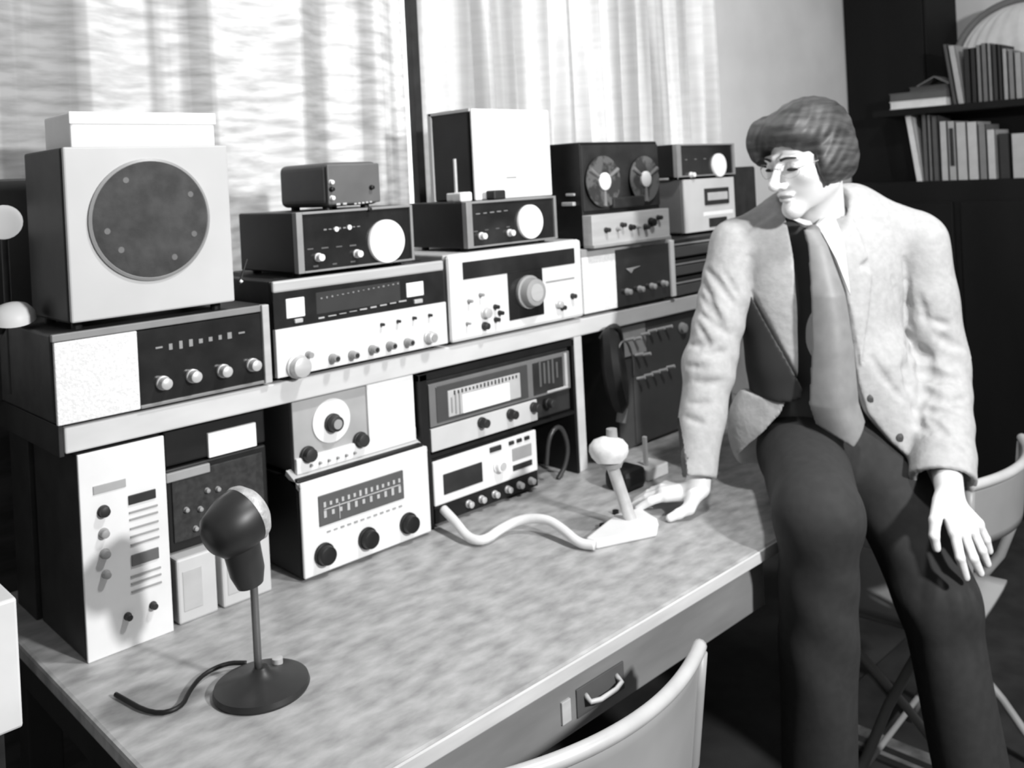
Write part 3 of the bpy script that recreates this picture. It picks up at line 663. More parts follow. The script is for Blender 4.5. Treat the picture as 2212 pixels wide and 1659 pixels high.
def book(py0, py1, ztop, z0, g, label, depth=.16, lean=0, group=None):
    # spine spans picture columns py0..py1, leaning sideways a little
    ya, yb = xp(py0, 300, XB+.02).y, xp(py1, 300, XB+.02).y
    m = mat('book_cloth_%02d' % int(g*100), g, .7)
    r = empty('book', (XB+.02, (ya+yb)/2, z0), label, 'book', group)
    h = ztop-z0; w2 = abs(ya-yb)/2-.001
    mb = MB()
    def slab(y0, y1, x0, x1, z0_, z1_, mb):
        lo = [(x0, y0, z0_), (x1, y0, z0_), (x1, y1, z0_), (x0, y1, z0_)]; hi = [(x0, y0+lean*h, z1_), (x1, y0+lean*h, z1_), (x1, y1+lean*h, z1_), (x0, y1+lean*h, z1_)]
        mb.hexa(lo, hi)
    c = (ya+yb)/2; X0 = XB+.02
    slab(c-w2, c+w2, X0, X0+.004, z0, ztop, mb); slab(c-w2, c-w2+.002, X0, X0+depth, z0, ztop, mb); slab(c+w2-.002, c+w2, X0, X0+depth, z0, ztop, mb)
    emit_mesh('cover', mb, m, r)
    mb = MB(); lo = [(X0+.004, c-w2+.002, z0+.002), (X0+depth-.004, c-w2+.002, z0+.002), (X0+depth-.004, c+w2-.002, z0+.002), (X0+.004, c+w2-.002, z0+.002)]
    mb.hexa(lo, [(x, y+lean*h, ztop-.004) for x, y, z in lo]); emit_mesh('pages', mb, PALE, r)
    return r
u = XB
def ztp(px, py): return xp(px, py, XB+.02).z
B1 = [(2062, 2072, 92, .08, 'thin dark book at the left end of the upper row'), (2073, 2088, 95, .45, 'thin pale leaning book near the left end of the upper row'), (2089, 2103, 104, .02, 'black book right of the thin pale one, upper row'), (2104, 2116, 102, .02, 'black book left of the half-pale spine, upper row'), (2117, 2127, 96, .2, 'grey book with a half-pale spine, upper row'), (2128, 2140, 92, .16, 'dark grey book, tallest group of the upper row'), (2141, 2150, 92, .24, 'grey book with a light patch, tallest group of the upper row'), (2151, 2162, 94, .04, 'black book in the tallest group of the upper row'), (2163, 2172, 95, .03, 'black book at the right of the tallest group, upper row'), (2173, 2184, 104, .38, 'pale book just right of the tallest group, upper row'), (2185, 2198, 108, .22, 'grey book second from the picture edge, upper row'), (2199, 2215, 112, .35, 'pale grey book at the picture edge, upper row')]
for a, b, t, g, l in B1: book(a, b, ztp((a+b)/2, t), zl1, g, l, lean=.12 if a <= 2073 else 0, group='books in the upper row')
B2 = [(1975, 1990, 245, .75, 'thin white leaning book at the left end of the lower row'), (1992, 2003, 246, .1, 'dark book beside the thin white leaning one, lower row'), (2004, 2012, 248, .16, 'dark grey narrow book, third from the left in the lower row'), (2013, 2026, 250, .09, 'black-grey book left of the thick pale ones, lower row'), (2030, 2046, 262, .5, 'pale book left of the dark-striped spine, lower row'), (2047, 2064, 262, .42, 'pale book with a dark stripe down its spine, lower row'), (2065, 2088, 264, .5, 'thick pale book in the middle of the lower row'), (2089, 2112, 263, .55, 'thick pale book at the right of the pale group, lower row'), (2113, 2130, 268, .22, 'grey book leaning against the pale group, lower row'), (2131, 2150, 280, .55, 'pale book before the dark gap, lower row'), (2156, 2180, 288, .03, 'black book in the dark gap, lower row'), (2184, 2216, 288, .5, 'wide pale book at the picture edge, lower row')]
for a, b, t, g, l in B2:
    r = book(a, b, ztp((a+b)/2, t), zl2, g, l, lean=.13 if a == 1975 else 0, group='books in the lower row')
    if a == 2047:
        yy = r.location.y; emit_mesh('spine_stripe', MB().box((XB+.017, yy-.008, zl2+.06), (XB+.021, yy+.008, zl2+.22)), DARK, r)
# books lying flat
def flat(pa, pb, z0, t, g, lab, dx=0):
    ya, yb = xp(pa, 215, XB+dx).y, xp(pb, 215, XB+dx).y
    r = empty('flat_book', (XB+dx, (ya+yb)/2, z0), lab, 'book', 'books lying in a flat pile')
    emit_mesh('cover', MB().box((XB+dx, yb, z0), (XB+dx+.17, ya, z0+.003)).box((XB+dx, yb, z0+t-.003), (XB+dx+.17, ya, z0+t)), mat('flat_cover_%d' % int(g*100), g, .6), r)
    emit_mesh('pages', MB().box((XB+dx+.004, yb+.003, z0+.003), (XB+dx+.167, ya-.003, z0+t-.003)), mat('flat_pages_%d' % int(g*100), g, .8), r)
yb_ = yB+.13
flat(1921, 2044, zl1, .034, .75, 'white book lying flat, lowest in the pile left of the upper row', -.01)
flat(1921, 2046, zl1+.034, .036, .1, 'dark book lying flat on the white one, left of the upper row', -.005)
flat(1965, 2046, zl1+.07, .02, .06, 'thin dark booklet on top of the flat pile, left of the upper row')
r = empty('open_booklet', (XB+.02, xp(2010, 160, XB).y, zl1+.09), 'tented grey booklet on top of the flat pile of books', 'book')
ya, yb, ym = xp(1975, 170, XB).y, xp(2045, 170, XB).y, xp(2013, 160, XB).y
emit_mesh('cover', MB().hexa([(XB+.02, ya, zl1+.09), (XB+.14, ya, zl1+.09), (XB+.14, ym, zl1+.125), (XB+.02, ym, zl1+.125)], [(XB+.02, ya, zl1+.095), (XB+.14, ya, zl1+.095), (XB+.14, ym, zl1+.13), (XB+.02, ym, zl1+.13)]).hexa([(XB+.02, yb, zl1+.09), (XB+.14, yb, zl1+.09), (XB+.14, ym, zl1+.125), (XB+.02, ym, zl1+.125)], [(XB+.02, yb, zl1+.095), (XB+.14, yb, zl1+.095), (XB+.14, ym, zl1+.13), (XB+.02, ym, zl1+.13)]), mat('booklet_grey', .16, .6), r)
ya, yb = xp(1897, 375, XB-.05).y, xp(1963, 375, XB-.05).y
# pale domed shade behind the upper books
lc = xp(2218, 60, XC+.1); yl_ = xp(2066, 45, XC+.1).y; RY = abs(yl_-lc.y); ztp0 = zl1+.16; HZ = xp(2210, 4, XC+.1).z-ztp0
LS = empty('lampshade', (XC+.1, lc.y, ztp0), 'pale domed lampshade with a grey rim, behind the upper row of books', 'lampshade')
def shade(u_, v_):
    a = u_*2*PI; k = math.cos(v_*PI*.5); g = 1+.02*math.cos(a*26)
    return (XC+.1+.11*k*g*math.cos(a), lc.y+RY*k*g*math.sin(a), ztp0+HZ*math.sin(v_*PI*.5))
emit_mesh('shade', MB().grid(shade, 160, 14), mat('shade_paper', .7, .8), LS, smooth=True, solid=.002)
emit_mesh('rim', MB().tube([(XC+.1-.02, lc.y+(RY+.012)*math.cos(t), ztp0+(HZ+.012)*math.sin(t)) for t in [PI*i/24 for i in range(25)]], .016, 12), mat('rim_dull_grey', .16, .7), LS, smooth=True)
emit_mesh('stand', MB().cyl((XC+.1, lc.y-.1, 0), (XC+.1, lc.y-.1, ztp0+.05), .012), DARK, LS)

# rug with a pale border line on the dark floor
ra, rb = zp(1560, 1500, 0), zp(1935, 1630, 0)
rx0 = (ra.x+rb.x)/2-.03
rug = empty('rug', (rx0+.8, -1.6, 0), 'dark rug with a pale border line, on the floor under the man', 'rug')
emit_mesh('pile', MB().box((rx0, -3.0, 0), (rx0+1.6, -.3, .008)), mat('rug_pile', .03, .95, g2=.012, scale=9, detail=6, lo=.4, hi=.7), rug)
emit_mesh('border_line', MB().box((rx0+.06, -2.95, .007), (rx0+.10, -.35, .0095)), mat('rug_border', .2, .95, g2=.06, scale=14, lo=.35, hi=.6), rug)
emit_mesh('border_line', MB().box((rx0+.02, -2.95, .007), (rx0+.035, -.35, .0095)), mat('rug_border', .2), rug)
# ------------------------------------------------------------------ folding chairs
STEEL = mat('tan_enamelled_steel', .34, .42, g2=.3, scale=6)
STEELT = mat('tan_steel_edge', .5, .35)
def folding_chair(loc, rz, label, wd=.44, h=.80, bh=.22):
    """local frame: back toward -y, seat toward +y, origin on the floor under the back"""
    r = empty('folding_chair', loc, label, 'chair', 'tan steel folding chairs', rz)
    def back(u_, v_):
        x = (u_-.5)*wd*(1-.12*(1-v_)); bow = .05*(1-(2*u_-1)**2)
        return (x, -bow+.05*(1-v_)*.3, h-bh-.01+bh*v_)
    emit_mesh('backrest', MB().grid(back, 24, 8), STEEL, r, smooth=True, local=True, solid=.004)
    rim = [back(i/16, 1.0) for i in range(17)]
    emit_mesh('top_rim', MB().tube([(a, b, c) for a, b, c in rim], .011, 12), STEELT, r, smooth=True, local=True)
    emit_mesh('frame_tube', MB().tube([(-wd/2+.0, 0, h-.02), (-wd/2+.02, .02, h-.25), (-wd/2+.01, .16, .35), (-wd/2, .30, .0)], .011, 12), STEEL, r, smooth=True, local=True)
    emit_mesh('frame_tube', MB().tube([(wd/2-.0, 0, h-.02), (wd/2-.02, .02, h-.25), (wd/2-.01, .16, .35), (wd/2, .30, .0)], .011, 12), STEEL, r, smooth=True, local=True)
    emit_mesh('seat', MB().grid(lambda u_, v_: ((u_-.5)*(wd-.06), .04+.38*v_, .44-.012*math.sin(PI*u_)), 10, 8), STEEL, r, smooth=True, local=True, solid=.012)
    for s in (-1, 1): emit_mesh('rear_leg', MB().tube([(s*(wd/2-.035), .36, .43), (s*(wd/2-.035), .1, .2), (s*(wd/2-.035), -.05, 0)], .010, 12), STEEL, r, smooth=True, local=True)
    emit_mesh('stretcher', MB().cyl((-wd/2, .275, .07), (wd/2, .275, .07), .007), STEEL, r, local=True)
    emit_mesh('stretcher', MB().cyl((-wd/2+.03, -.03, .04), (wd/2-.03, -.03, .04), .007), STEEL, r, local=True)
    return r
ca, cb = fp(1075, 1659, -.70), fp(1512, 1388, -.70)
folding_chair(((ca.x+cb.x)/2-.0, -.70, 0), 0, 'tan steel folding chair with a curved back, pushed up to the front of the desk', wd=abs(cb.x-ca.x), h=(ca.z+cb.z)/2)
c1, c2 = zp(2207, 945, .80), zp(2105, 1040, .80)
dv = (c1-c2); an = math.atan2(dv.y, dv.x); cen = c1-dv.normalized()*.21
folding_chair((cen.x, cen.y, .0096), an, 'tan steel folding chair at the right edge, behind the left hand of the man', wd=.42, h=.80, bh=.14)

# ------------------------------------------------------------------ far left things
a = fp(0, 440, .25)
D = Dev('equipment_case', 'dark grey tall case behind the big square loudspeaker, at the left edge', 'case', X(-40, 470, .3), X(80, 470, .3), 1.13, Z(60, 385, .3), y=.3, depth=.1); D.case(mat('case_grey', .06, .6), feet=0)
a = dp(8, 480, 1.62)
LP = empty('globe_lamp', a, 'round white lamp globe cut by the left edge, beside the big loudspeaker', 'lamp')
emit_mesh('globe', MB().lathe([(0, -.03)]+[(.03*math.sin(t), -.03*math.cos(t)) for t in [i*PI/12 for i in range(1, 12)]]+[(0, .03)], a, (0, 0, 1), 28), mat('globe_glass', .95, .4, emit=.35), LP, smooth=True)
emit_mesh('stem', MB().cyl(a-Vector((0, 0, .03)), (a.x, a.y, a.z-.30), .006), DARK, LP)
b = dp(30, 690, 1.55)
D2 = empty('chrome_bell', b, 'curved bright metal reflector at the left edge, level with the wide table receiver', 'reflector')
emit_mesh('reflector', MB().lathe([(.034, 0), (.032, .012), (.024, .022), (.01, .028), (0, .029)], b, (-.1, -.3, 1), 32), BRIGHT, D2, smooth='auto')
emit_mesh('arm', MB().tube([b+Vector((-.01, .02, -.01)), b+Vector((-.05, .06, -.1)), b+Vector((-.09, .12, -.35))], .006), DARK, D2, smooth=True)
wx = fp(42, 1400, -.12)
D = Dev('white_cabinet', 'white cabinet cut off by the left edge of the picture, left of the desk', 'cabinet', wx.x-.25, wx.x, Z(40, 1575, -.12), Z(38, 1290, -.12), y=-.12, depth=.12)
D.case(WHITE, feet=0, bevel=.004)
emit_mesh('stand', MB().box((D.x0+.02, -.10, 0), (D.x1-.02, -.01, D.z0)), DARK, D.r)

# ------------------------------------------------------------------ the man
# soft bodies are modelled as blended volumes and skinned with a surface net
def surfnet(f, lo, hi, h):
    lo = np.array(lo, float); hi = np.array(hi, float); n = np.ceil((hi-lo)/h).astype(int)+1
    ax = [lo[i]+h*np.arange(n[i]) for i in range(3)]
    V = np.empty(n, np.float32)
    st = max(1, int(2e6//(n[1]*n[2])))
    for i in range(0, n[0], st):
        Xg, Yg, Zg = np.meshgrid(ax[0][i:i+st], ax[1], ax[2], indexing='ij'); V[i:i+st] = f(Xg, Yg, Zg)
    S = V < 0
    acc = np.zeros(tuple(n-1)+(3,), np.float32); cnt = np.zeros(tuple(n-1), np.float32)
    cs = [(0, 0, 0), (1, 0, 0), (0, 1, 0), (1, 1, 0), (0, 0, 1), (1, 0, 1), (0, 1, 1), (1, 1, 1)]
    def sl(A, c): return A[c[0]:n[0]-1+c[0], c[1]:n[1]-1+c[1], c[2]:n[2]-1+c[2]]
    for a in range(8):
        for b in range(a+1, 8):
            ca, cb = cs[a], cs[b]
            if sum(abs(p-q) for p, q in zip(ca, cb)) != 1: continue
            va, vb = sl(V, ca), sl(V, cb); m = sl(S, ca) != sl(S, cb)
            t = np.where(m, va/np.where(m, va-vb, 1), 0)
            for k in range(3): acc[..., k] += np.where(m, ca[k]+t*(cb[k]-ca[k]), 0)
            cnt += m
    msk = cnt > 0; idx = -np.ones(tuple(n-1), np.int64); idx[msk] = np.arange(msk.sum())
    ii = np.argwhere(msk); P = lo+h*(ii+acc[msk]/cnt[msk][:, None])
    F = []
    for k in range(3):
        e = [0, 0, 0]; e[k] = 1; u, v = [(1, 2), (2, 0), (0, 1)][k]
        A = S[:n[0]-e[0], :n[1]-e[1], :n[2]-e[2]]; B = S[e[0]:, e[1]:, e[2]:]
        q = np.argwhere(A != B); q = q[(q[:, u] > 0) & (q[:, v] > 0) & (q[:, u] < n[u]-1) & (q[:, v] < n[v]-1)]
        du = np.zeros(3, int); du[u] = 1; dv = np.zeros(3, int); dv[v] = 1
        quad = np.stack([idx[tuple(p.T)] for p in (q-du-dv, q-dv, q, q-du)], 1)
        inside = A[tuple(q.T)]; quad[~inside] = quad[~inside][:, ::-1]
        F.append(quad)
    return P, np.concatenate(F)
def smin(a, b, k): h = np.clip(.5+.5*(b-a)/k, 0, 1); return b*(1-h)+a*h-k*h*(1-h)
def smax(a, b, k): return -smin(-a, -b, k)
def ell(X_, Y_, Z_, c, r, R=None):
    x, y, z = X_-c[0], Y_-c[1], Z_-c[2]
    if R is not None: x, y, z = (R[0][0]*x+R[0][1]*y+R[0][2]*z, R[1][0]*x+R[1][1]*y+R[1][2]*z, R[2][0]*x+R[2][1]*y+R[2][2]*z)
    k0 = np.sqrt((x/r[0])**2+(y/r[1])**2+(z/r[2])**2); k1 = np.sqrt((x/r[0]**2)**2+(y/r[1]**2)**2+(z/r[2]**2)**2)
    return k0*(k0-1)/np.maximum(k1, 1e-6)
def cone(X_, Y_, Z_, a, b, ra, rb):
    a, b = np.array(a, float), np.array(b, float); d = b-a; L2 = d@d
    t = np.clip(((X_-a[0])*d[0]+(Y_-a[1])*d[1]+(Z_-a[2])*d[2])/L2, 0, 1)
    return np.sqrt((X_-a[0]-t*d[0])**2+(Y_-a[1]-t*d[1])**2+(Z_-a[2]-t*d[2])**2)-(ra+(rb-ra)*t)
def poly2(x, z, pts):               # signed distance to a polygon in the x-z plane
    d = np.full(x.shape, 1e9); s = np.ones(x.shape, bool); n = len(pts)
    for i in range(n):
        a, b = pts[i], pts[i-1]; ex, ez = b[0]-a[0], b[1]-a[1]; wx, wz = x-a[0], z-a[1]
        t = np.clip((wx*ex+wz*ez)/(ex*ex+ez*ez), 0, 1); d = np.minimum(d, (wx-ex*t)**2+(wz-ez*t)**2)
        c1, c2, c3 = z >= a[1], z < b[1], ex*wz > ez*wx
        s ^= (c1 & c2 & c3) | (~c1 & ~c2 & ~c3)
    d = np.sqrt(d); return np.where(s, d, -d)
mloc = dp(1790, 960, 2.1); mloc = Vector((mloc.x, mloc.y, 0))
MAN = empty('person', mloc, 'man in a light jacket and wide tie, leaning on the desk, looking aside', 'person', None, -YAW)
MINV = Matrix.Rotation(YAW, 3, 'Z')
def m(px, py, d): v = MINV @ (dp(px, py, d)-mloc); return (v.x, v.y, v.z)
def mxz(px, py, d=1.97): v = m(px, py, d); return (v[0], v[2])
def skin(name, parts, mt, parent=MAN, label=None, sub=0, thick=None):
    Ps, Fs, k = [], [], 0
    for f, lo, hi, h in parts:
        P, F = surfnet(f, lo, hi, h); Ps.append(P); Fs.append(F+k); k += len(P)
    P = np.concatenate(Ps); F = np.concatenate(Fs)
    me = bpy.data.meshes.new(name); me.from_pydata(P.tolist(), [], F.tolist()); me.materials.append(mt)
    me.polygons.foreach_set('use_smooth', [True]*len(me.polygons)); me.update()
    o = link(bpy.data.objects.new(name, me)); o.parent = parent
    if label: o['label'] = label
    sm = o.modifiers.new('smooth', 'SMOOTH'); sm.iterations = 2; sm.factor = .5
    return o
SKIN = mat('skin', .84, .55, g2=.8, scale=12)
HAIR = mat('dark_hair', .075, .5, g2=.02, scale=22, stretch=(.5, .5, 3), detail=6, lo=.35, hi=.65, bump=.08)
JACKET = mat('light_jacket_wool', .47, .85, g2=.41, scale=60, bump=.15)
TROUS = mat('dark_trouser_wool', .028, .85, g2=.022, scale=50)
TIE = mat('grey_tie_silk', .26, .5, g2=.22, scale=30)
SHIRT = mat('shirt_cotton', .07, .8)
COLLAR = mat('collar_cotton', .8, .8)

# ---- head frame
hc0 = np.array(m(1742, 337, 2.03))
def rotm(ax, a):
    return np.array(Matrix.Rotation(a, 3, ax))
HR = rotm('Z', math.radians(-58)) @ rotm('X', math.radians(13)) @ rotm('Y', math.radians(0))
def hw(p): return hc0+HR @ np.array(p)          # head-local -> man-local
HI = HR.T
def inh(f):
    def g(X_, Y_, Z_):
        x, y, z = X_-hc0[0], Y_-hc0[1], Z_-hc0[2]
        return f(HI[0, 0]*x+HI[0, 1]*y+HI[0, 2]*z, HI[1, 0]*x+HI[1, 1]*y+HI[1, 2]*z, HI[2, 0]*x+HI[2, 1]*y+HI[2, 2]*z)
    return g
neck0 = np.array(m(1768, 500, 2.12))
nl = HI @ (neck0-hc0)
def headf(x, y, z):
    d = ell(x, y, z, (0, .018, .035), (.073, .094, .083))
    d = smin(d, ell(x, y, z, (0, -.028, -.03), (.060, .062, .075)), .02)
    d = smin(d, cone(x, y, z, (0, -.072, -.098), (.044, .0, -.062), .018, .018), .02)
    d = smin(d, cone(x, y, z, (0, -.072, -.098), (-.044, .0, -.062), .018, .018), .02)
    d = smin(d, ell(x, y, z, (0, -.079, -.1), (.02, .016, .016)), .012)
    for s in (1, -1):
        d = smin(d, ell(x, y, z, (s*.040, -.06, -.024), (.02, .02, .018)), .018)
        d = smin(d, cone(x, y, z, (s*.012, -.087, .016), (s*.042, -.076, .014), .008, .007), .012)
    for s in (1, -1):
        d = smax(d, -ell(x, y, z, (s*.031, -.099, -.002), (.016, .014, .0115)), .008)
        d = smin(d, ell(x, y, z, (s*.031, -.076, -.003), (.0135, .0125, .0115)), .004)
    d = smin(d, cone(x, y, z, (0, -.086, .010), (0, -.117, -.034), .0065, .0105), .010)
    d = smin(d, ell(x, y, z, (0, -.118, -.037), (.0115, .011, .0098)), .006)
    for s in (1, -1):
        d = smin(d, ell(x, y, z, (s*.0115, -.101, -.041), (.008, .011, .008)), .005)
        d = smax(d, -ell(x, y, z, (s*.0065, -.106, -.049), (.0035, .005, .004)), .002)
    d = smin(d, cone(x, y, z, (-.018, -.088, -.063), (.018, -.088, -.063), .005, .005), .006)
    d = smin(d, ell(x, y, z, (0, -.093, -.061), (.017, .0085, .0055)), .005)
    d = smin(d, ell(x, y, z, (0, -.091, -.073), (.016, .009, .0065)), .005)
    d = smax(d, -cone(x, y, z, (-.019, -.098, -.0668), (.019, -.098, -.0668), .0022, .0022), .003)
    for s in (1, -1):
        d = smin(d, ell(x, y, z, (s*.074, .012, -.012), (.008, .02, .031)), .005)
    d = smin(d, cone(x, y, z, (0, .022, -.045), nl, .052, .06), .03)
    return d
def handR(X_, Y_, Z_):             # hand resting on the desk
    W_ = m(1508, 1052, 1.985); K = [(1439, 1071, 1.985), (1432, 1064, 2.00), (1433, 1056, 2.025), (1440, 1050, 2.045)]
    d = cone(X_, Y_, Z_, m(1512, 1000, 2.005), W_, .026, .026)
    for k, r in zip(K, (.0135, .0135, .013, .012)): d = smin(d, cone(X_, Y_, Z_, m(1492, 1062, 1.99+.3*(k[2]-2.0)), m(*k), .017, r), .012)
    J = [((1405, 1082, 1.985), (1378, 1099, 1.995)), ((1398, 1074, 2.02), (1369, 1091, 2.035)), ((1402, 1066, 2.05), (1374, 1082, 2.075)), ((1412, 1060, 2.07), (1391, 1073, 2.10))]
    for k, (a, b) in zip(K, J):
        d = smin(d, cone(X_, Y_, Z_, m(*k), m(*a), .0102, .0092), .004); d = smin(d, cone(X_, Y_, Z_, m(*a), m(*b), .0092, .0075), .003)
    d = smin(d, cone(X_, Y_, Z_, m(1500, 1070, 1.965), m(1488, 1098, 1.955), .017, .0125), .012)
    d = smin(d, cone(X_, Y_, Z_, m(1488, 1098, 1.955), m(1466, 1110, 1.95), .0125, .0105), .006)
    d = smin(d, cone(X_, Y_, Z_, m(1466, 1110, 1.95), m(1447, 1119, 1.945), .0105, .0085), .004)
    return d
HL = dict(K=[(2062, 1150, 1.80), (2082, 1152, 1.81), (2100, 1145, 1.825), (2112, 1132, 1.845)],
          J=[((2074, 1205, 1.78), (2087, 1247, 1.785)), ((2103, 1205, 1.79), (2118, 1238, 1.795)), ((2121, 1188, 1.815), (2133, 1218, 1.82)), ((2129, 1165, 1.845), (2137, 1190, 1.85))])
def handL(X_, Y_, Z_):             # hand on the thigh, thumb toward the middle
    d = cone(X_, Y_, Z_, m(2045, 1020, 1.93), m(2052, 1068, 1.86), .03, .027)
    for k in HL['K']: d = smin(d, cone(X_, Y_, Z_, m(2045+.25*(k[0]-2080), 1078, 1.85), m(*k), .018, .0125), .012)
    for k, (a, b) in zip(HL['K'], HL['J']):
        d = smin(d, cone(X_, Y_, Z_, m(*k), m(*a), .0105, .0092), .004); d = smin(d, cone(X_, Y_, Z_, m(*a), m(*b), .0092, .0075), .003)
    d = smin(d, cone(X_, Y_, Z_, m(2032, 1085, 1.84), m(2020, 1125, 1.80), .016, .0115), .010)
    d = smin(d, cone(X_, Y_, Z_, m(2020, 1125, 1.80), m(2018, 1158, 1.79), .0115, .0098), .004)
    d = smin(d, cone(X_, Y_, Z_, m(2018, 1158, 1.79), m(2023, 1184, 1.79), .0098, .0082), .004)
    return d
def corebody(X_, Y_, Z_):          # what the clothes cover
    d = cone(X_, Y_, Z_, m(1772, 490, 2.13), m(1785, 720, 2.13), .07, .11)
    d = smin(d, cone(X_, Y_, Z_, m(1785, 700, 2.13), m(1790, 930, 2.12), .11, .10), .05)
    for a, b, c_ in ((m(1596, 535, 2.14), m(1534, 790, 2.08), m(1508, 1005, 2.005)), (m(1965, 520, 2.12), m(2040, 790, 2.10), m(2045, 1030, 1.93))):
        d = smin(d, cone(X_, Y_, Z_, m(1775, 520, 2.13), a, .06, .03), .03)
        d = smin(d, cone(X_, Y_, Z_, a, b, .028, .024), .01); d = smin(d, cone(X_, Y_, Z_, b, c_, .024, .026), .01)
    return d
def bb(pts, pad): a = np.array(pts); return a.min(0)-pad, a.max(0)+pad
h1 = bb([hc0, neck0], .02); hlo, hhi = np.minimum(h1[0], hc0-.15), np.maximum(h1[1], hc0+.15)
r1 = bb([m(1525, 1000, 2.0), m(1369, 1091, 2.035), m(1447, 1119, 1.945), m(1391, 1073, 2.1)], .04)
l1 = bb([m(2045, 1020, 1.93), m(2087, 1247, 1.78), m(2137, 1190, 1.85), m(2018, 1158, 1.79)], .04)
c1_ = bb([m(1535, 500, 2.13), m(2045, 1030, 1.93), m(1520, 1010, 2.0), m(1790, 930, 2.12)], .1)
body = skin('body', [(inh(headf), hlo, hhi, .0024), (handR, r1[0], r1[1], .0022), (handL, l1[0], l1[1], .0022), (corebody, c1_[0], c1_[1], .01)], SKIN)

# ---- hair
def hairf(x, y, z):
    d = ell(x, y, z, (0, .022, .048), (.086, .100, .078))
    d = smin(d, ell(x, y, z, (.0, -.050, .066), (.064, .047, .030)), .03)
    d = smin(d, ell(x, y, z, (-.062, -.05, .045), (.033, .05, .055)), .025)
    d = smin(d, ell(x, y, z, (.070, .026, -.010), (.026, .048, .052)), .02)
    d = smin(d, ell(x, y, z, (-.070, .012, -.01), (.028, .05, .055)), .02)
    d = smin(d, ell(x, y, z, (.0, .080, -.01), (.066, .042, .062)), .03)
    face = ell(x, y, z, (0.0, -.105, -.030), (.079, .082, .075))
    d = smax(d, -face, .006)
    d = smax(d, -ell(x, y, z, (0.035, -.078, -.07), (.06, .062, .08)), .006)
    d = smin(d, ell(x, y, z, (.070, -.006, -.012), (.020, .044, .048)), .012)
    d = smin(d, cone(x, y, z, (.070, -.024, -.02), (.066, -.030, -.058), .012, .004), .008)
    st = .0006*np.sin(60*(np.arctan2(x+.10, z+.10)+2.2*y)+2*np.sin(25*y))+.0005*np.sin(230*(x-.5*y)+60*z)
    d = d+st
    return smax(d, -(ell(x, y, z, (0, .018, .035), (.066, .088, .076))), .003)
skin('hair', [(inh(hairf), hc0-.18, hc0+.18, .0026)], HAIR)
def hpart(name, mb, mt, parent=MAN, **k):
    Mx = Matrix(HR.tolist()).to_4x4(); Mx.translation = Vector(hc0.tolist()); bmesh.ops.transform(mb.bm, matrix=Mx, verts=mb.bm.verts)
    return emit_mesh(name, mb, mt, parent, local=True, **k)
BROW = mat('brow_hair', .02, .8)
for s in (1, -1):
    hpart('eyebrow', MB().tube([(s*.014, -.0965, .015), (s*.028, -.0945, .0195), (s*.046, -.083, .016)], lambda t: .0035*(1-.6*t), smooth=2), BROW, smooth=True)
    hpart('eye', MB().tube([(s*.018, -.0865, -.009), (s*.026, -.0905, -.0075), (s*.036, -.0895, -.0075), (s*.044, -.083, -.009)], lambda t: .0026*(.4+math.sin(PI*t)), smooth=2), BROW, smooth=True)
    hpart('lens_rim', MB().tube([(s*.033+.021*math.cos(t), -.1015+.012*max(0, s*math.cos(t)), -.008+.016*math.sin(t)**1) for t in [i*PI/12 for i in range(25)]], .0005, 8), mat('spectacle_wire', .35, .4), smooth=True)
    hpart('temple_arm', MB().tube([(s*.054, -.0895, -.004), (s*.071, -.05, .0), (s*.078, .0, .002)], .0010, 8, smooth=0), mat('spectacle_wire', .12), smooth=True)
hpart('spectacle_bridge', MB().tube([(-.012, -.1015, -.004), (0, -.105, -.001), (.012, -.1015, -.004)], .0006, 8), mat('spectacle_wire', .35), smooth=True)
LIP = mat('lip_skin', .3, .5)
hpart('lips', MB().tube([(-.022, -.087, -.0695), (-.008, -.0985, -.0665), (0, -.100, -.0670), (.008, -.0985, -.0665), (.022, -.087, -.0695)], lambda t: .0022*math.sin(PI*min(max(t, .08), .92)), 10, smooth=2), LIP, smooth=True)

# ---- trousers
HIPR, KNR, ANR = m(1735, 985, 2.08), m(1768, 1112, 1.76), m(1768, 1760, 1.80)
HIPL, KNL, ANL = m(1890, 985, 2.08), m(2025, 1290, 1.90), m(2140, 1880, 1.86)
def trf(X_, Y_, Z_):
    d = ell(X_, Y_, Z_, m(1800, 965, 2.12), (.165, .12, .125))
    d = smin(d, cone(X_, Y_, Z_, HIPR, KNR, .096, .082), .04)
    d = smin(d, cone(X_, Y_, Z_, KNR, ANR, .074, .074), .03)
    d = smin(d, cone(X_, Y_, Z_, HIPL, KNL, .098, .080), .04)
    d = smin(d, cone(X_, Y_, Z_, KNL, ANL, .074, .076), .03)
    d = d+.003*np.sin(45*X_+30*Z_+3*np.sin(9*Z_))*np.clip((1.0-Z_)*1.5, 0, 1)
    top = m(1790, 850, 2.1)[2]
    YWd = mloc.y-X_*math.sin(YAW)+Y_*math.cos(YAW)
    d = smax(d, -np.maximum(YF-.008-YWd, Z_-.753), .004)
    return smax(smax(d, Z_-top, .01), .05-Z_, .005)
t1 = bb([HIPR, KNR, ANR, HIPL, KNL, ANL], .2); lo = t1[0].copy(); lo[2] = .03
skin('trousers', [(trf, lo, t1[1], .006)], TROUS)
for A_ in (ANR, ANL):
    def shoe(X_, Y_, Z_, A_=A_):
        d = smin(ell(X_, Y_, Z_, (A_[0], A_[1]-.06, .035), (.048, .13, .045)), cone(X_, Y_, Z_, (A_[0], A_[1]+.02, .05), (A_[0], A_[1], .13), .045, .045), .03)
        return smax(d, .0105-Z_, .003)
    skin('shoe', [(shoe, (A_[0]-.1, A_[1]-.22, -.01), (A_[0]+.1, A_[1]+.1, .2), .006)], BLACK)

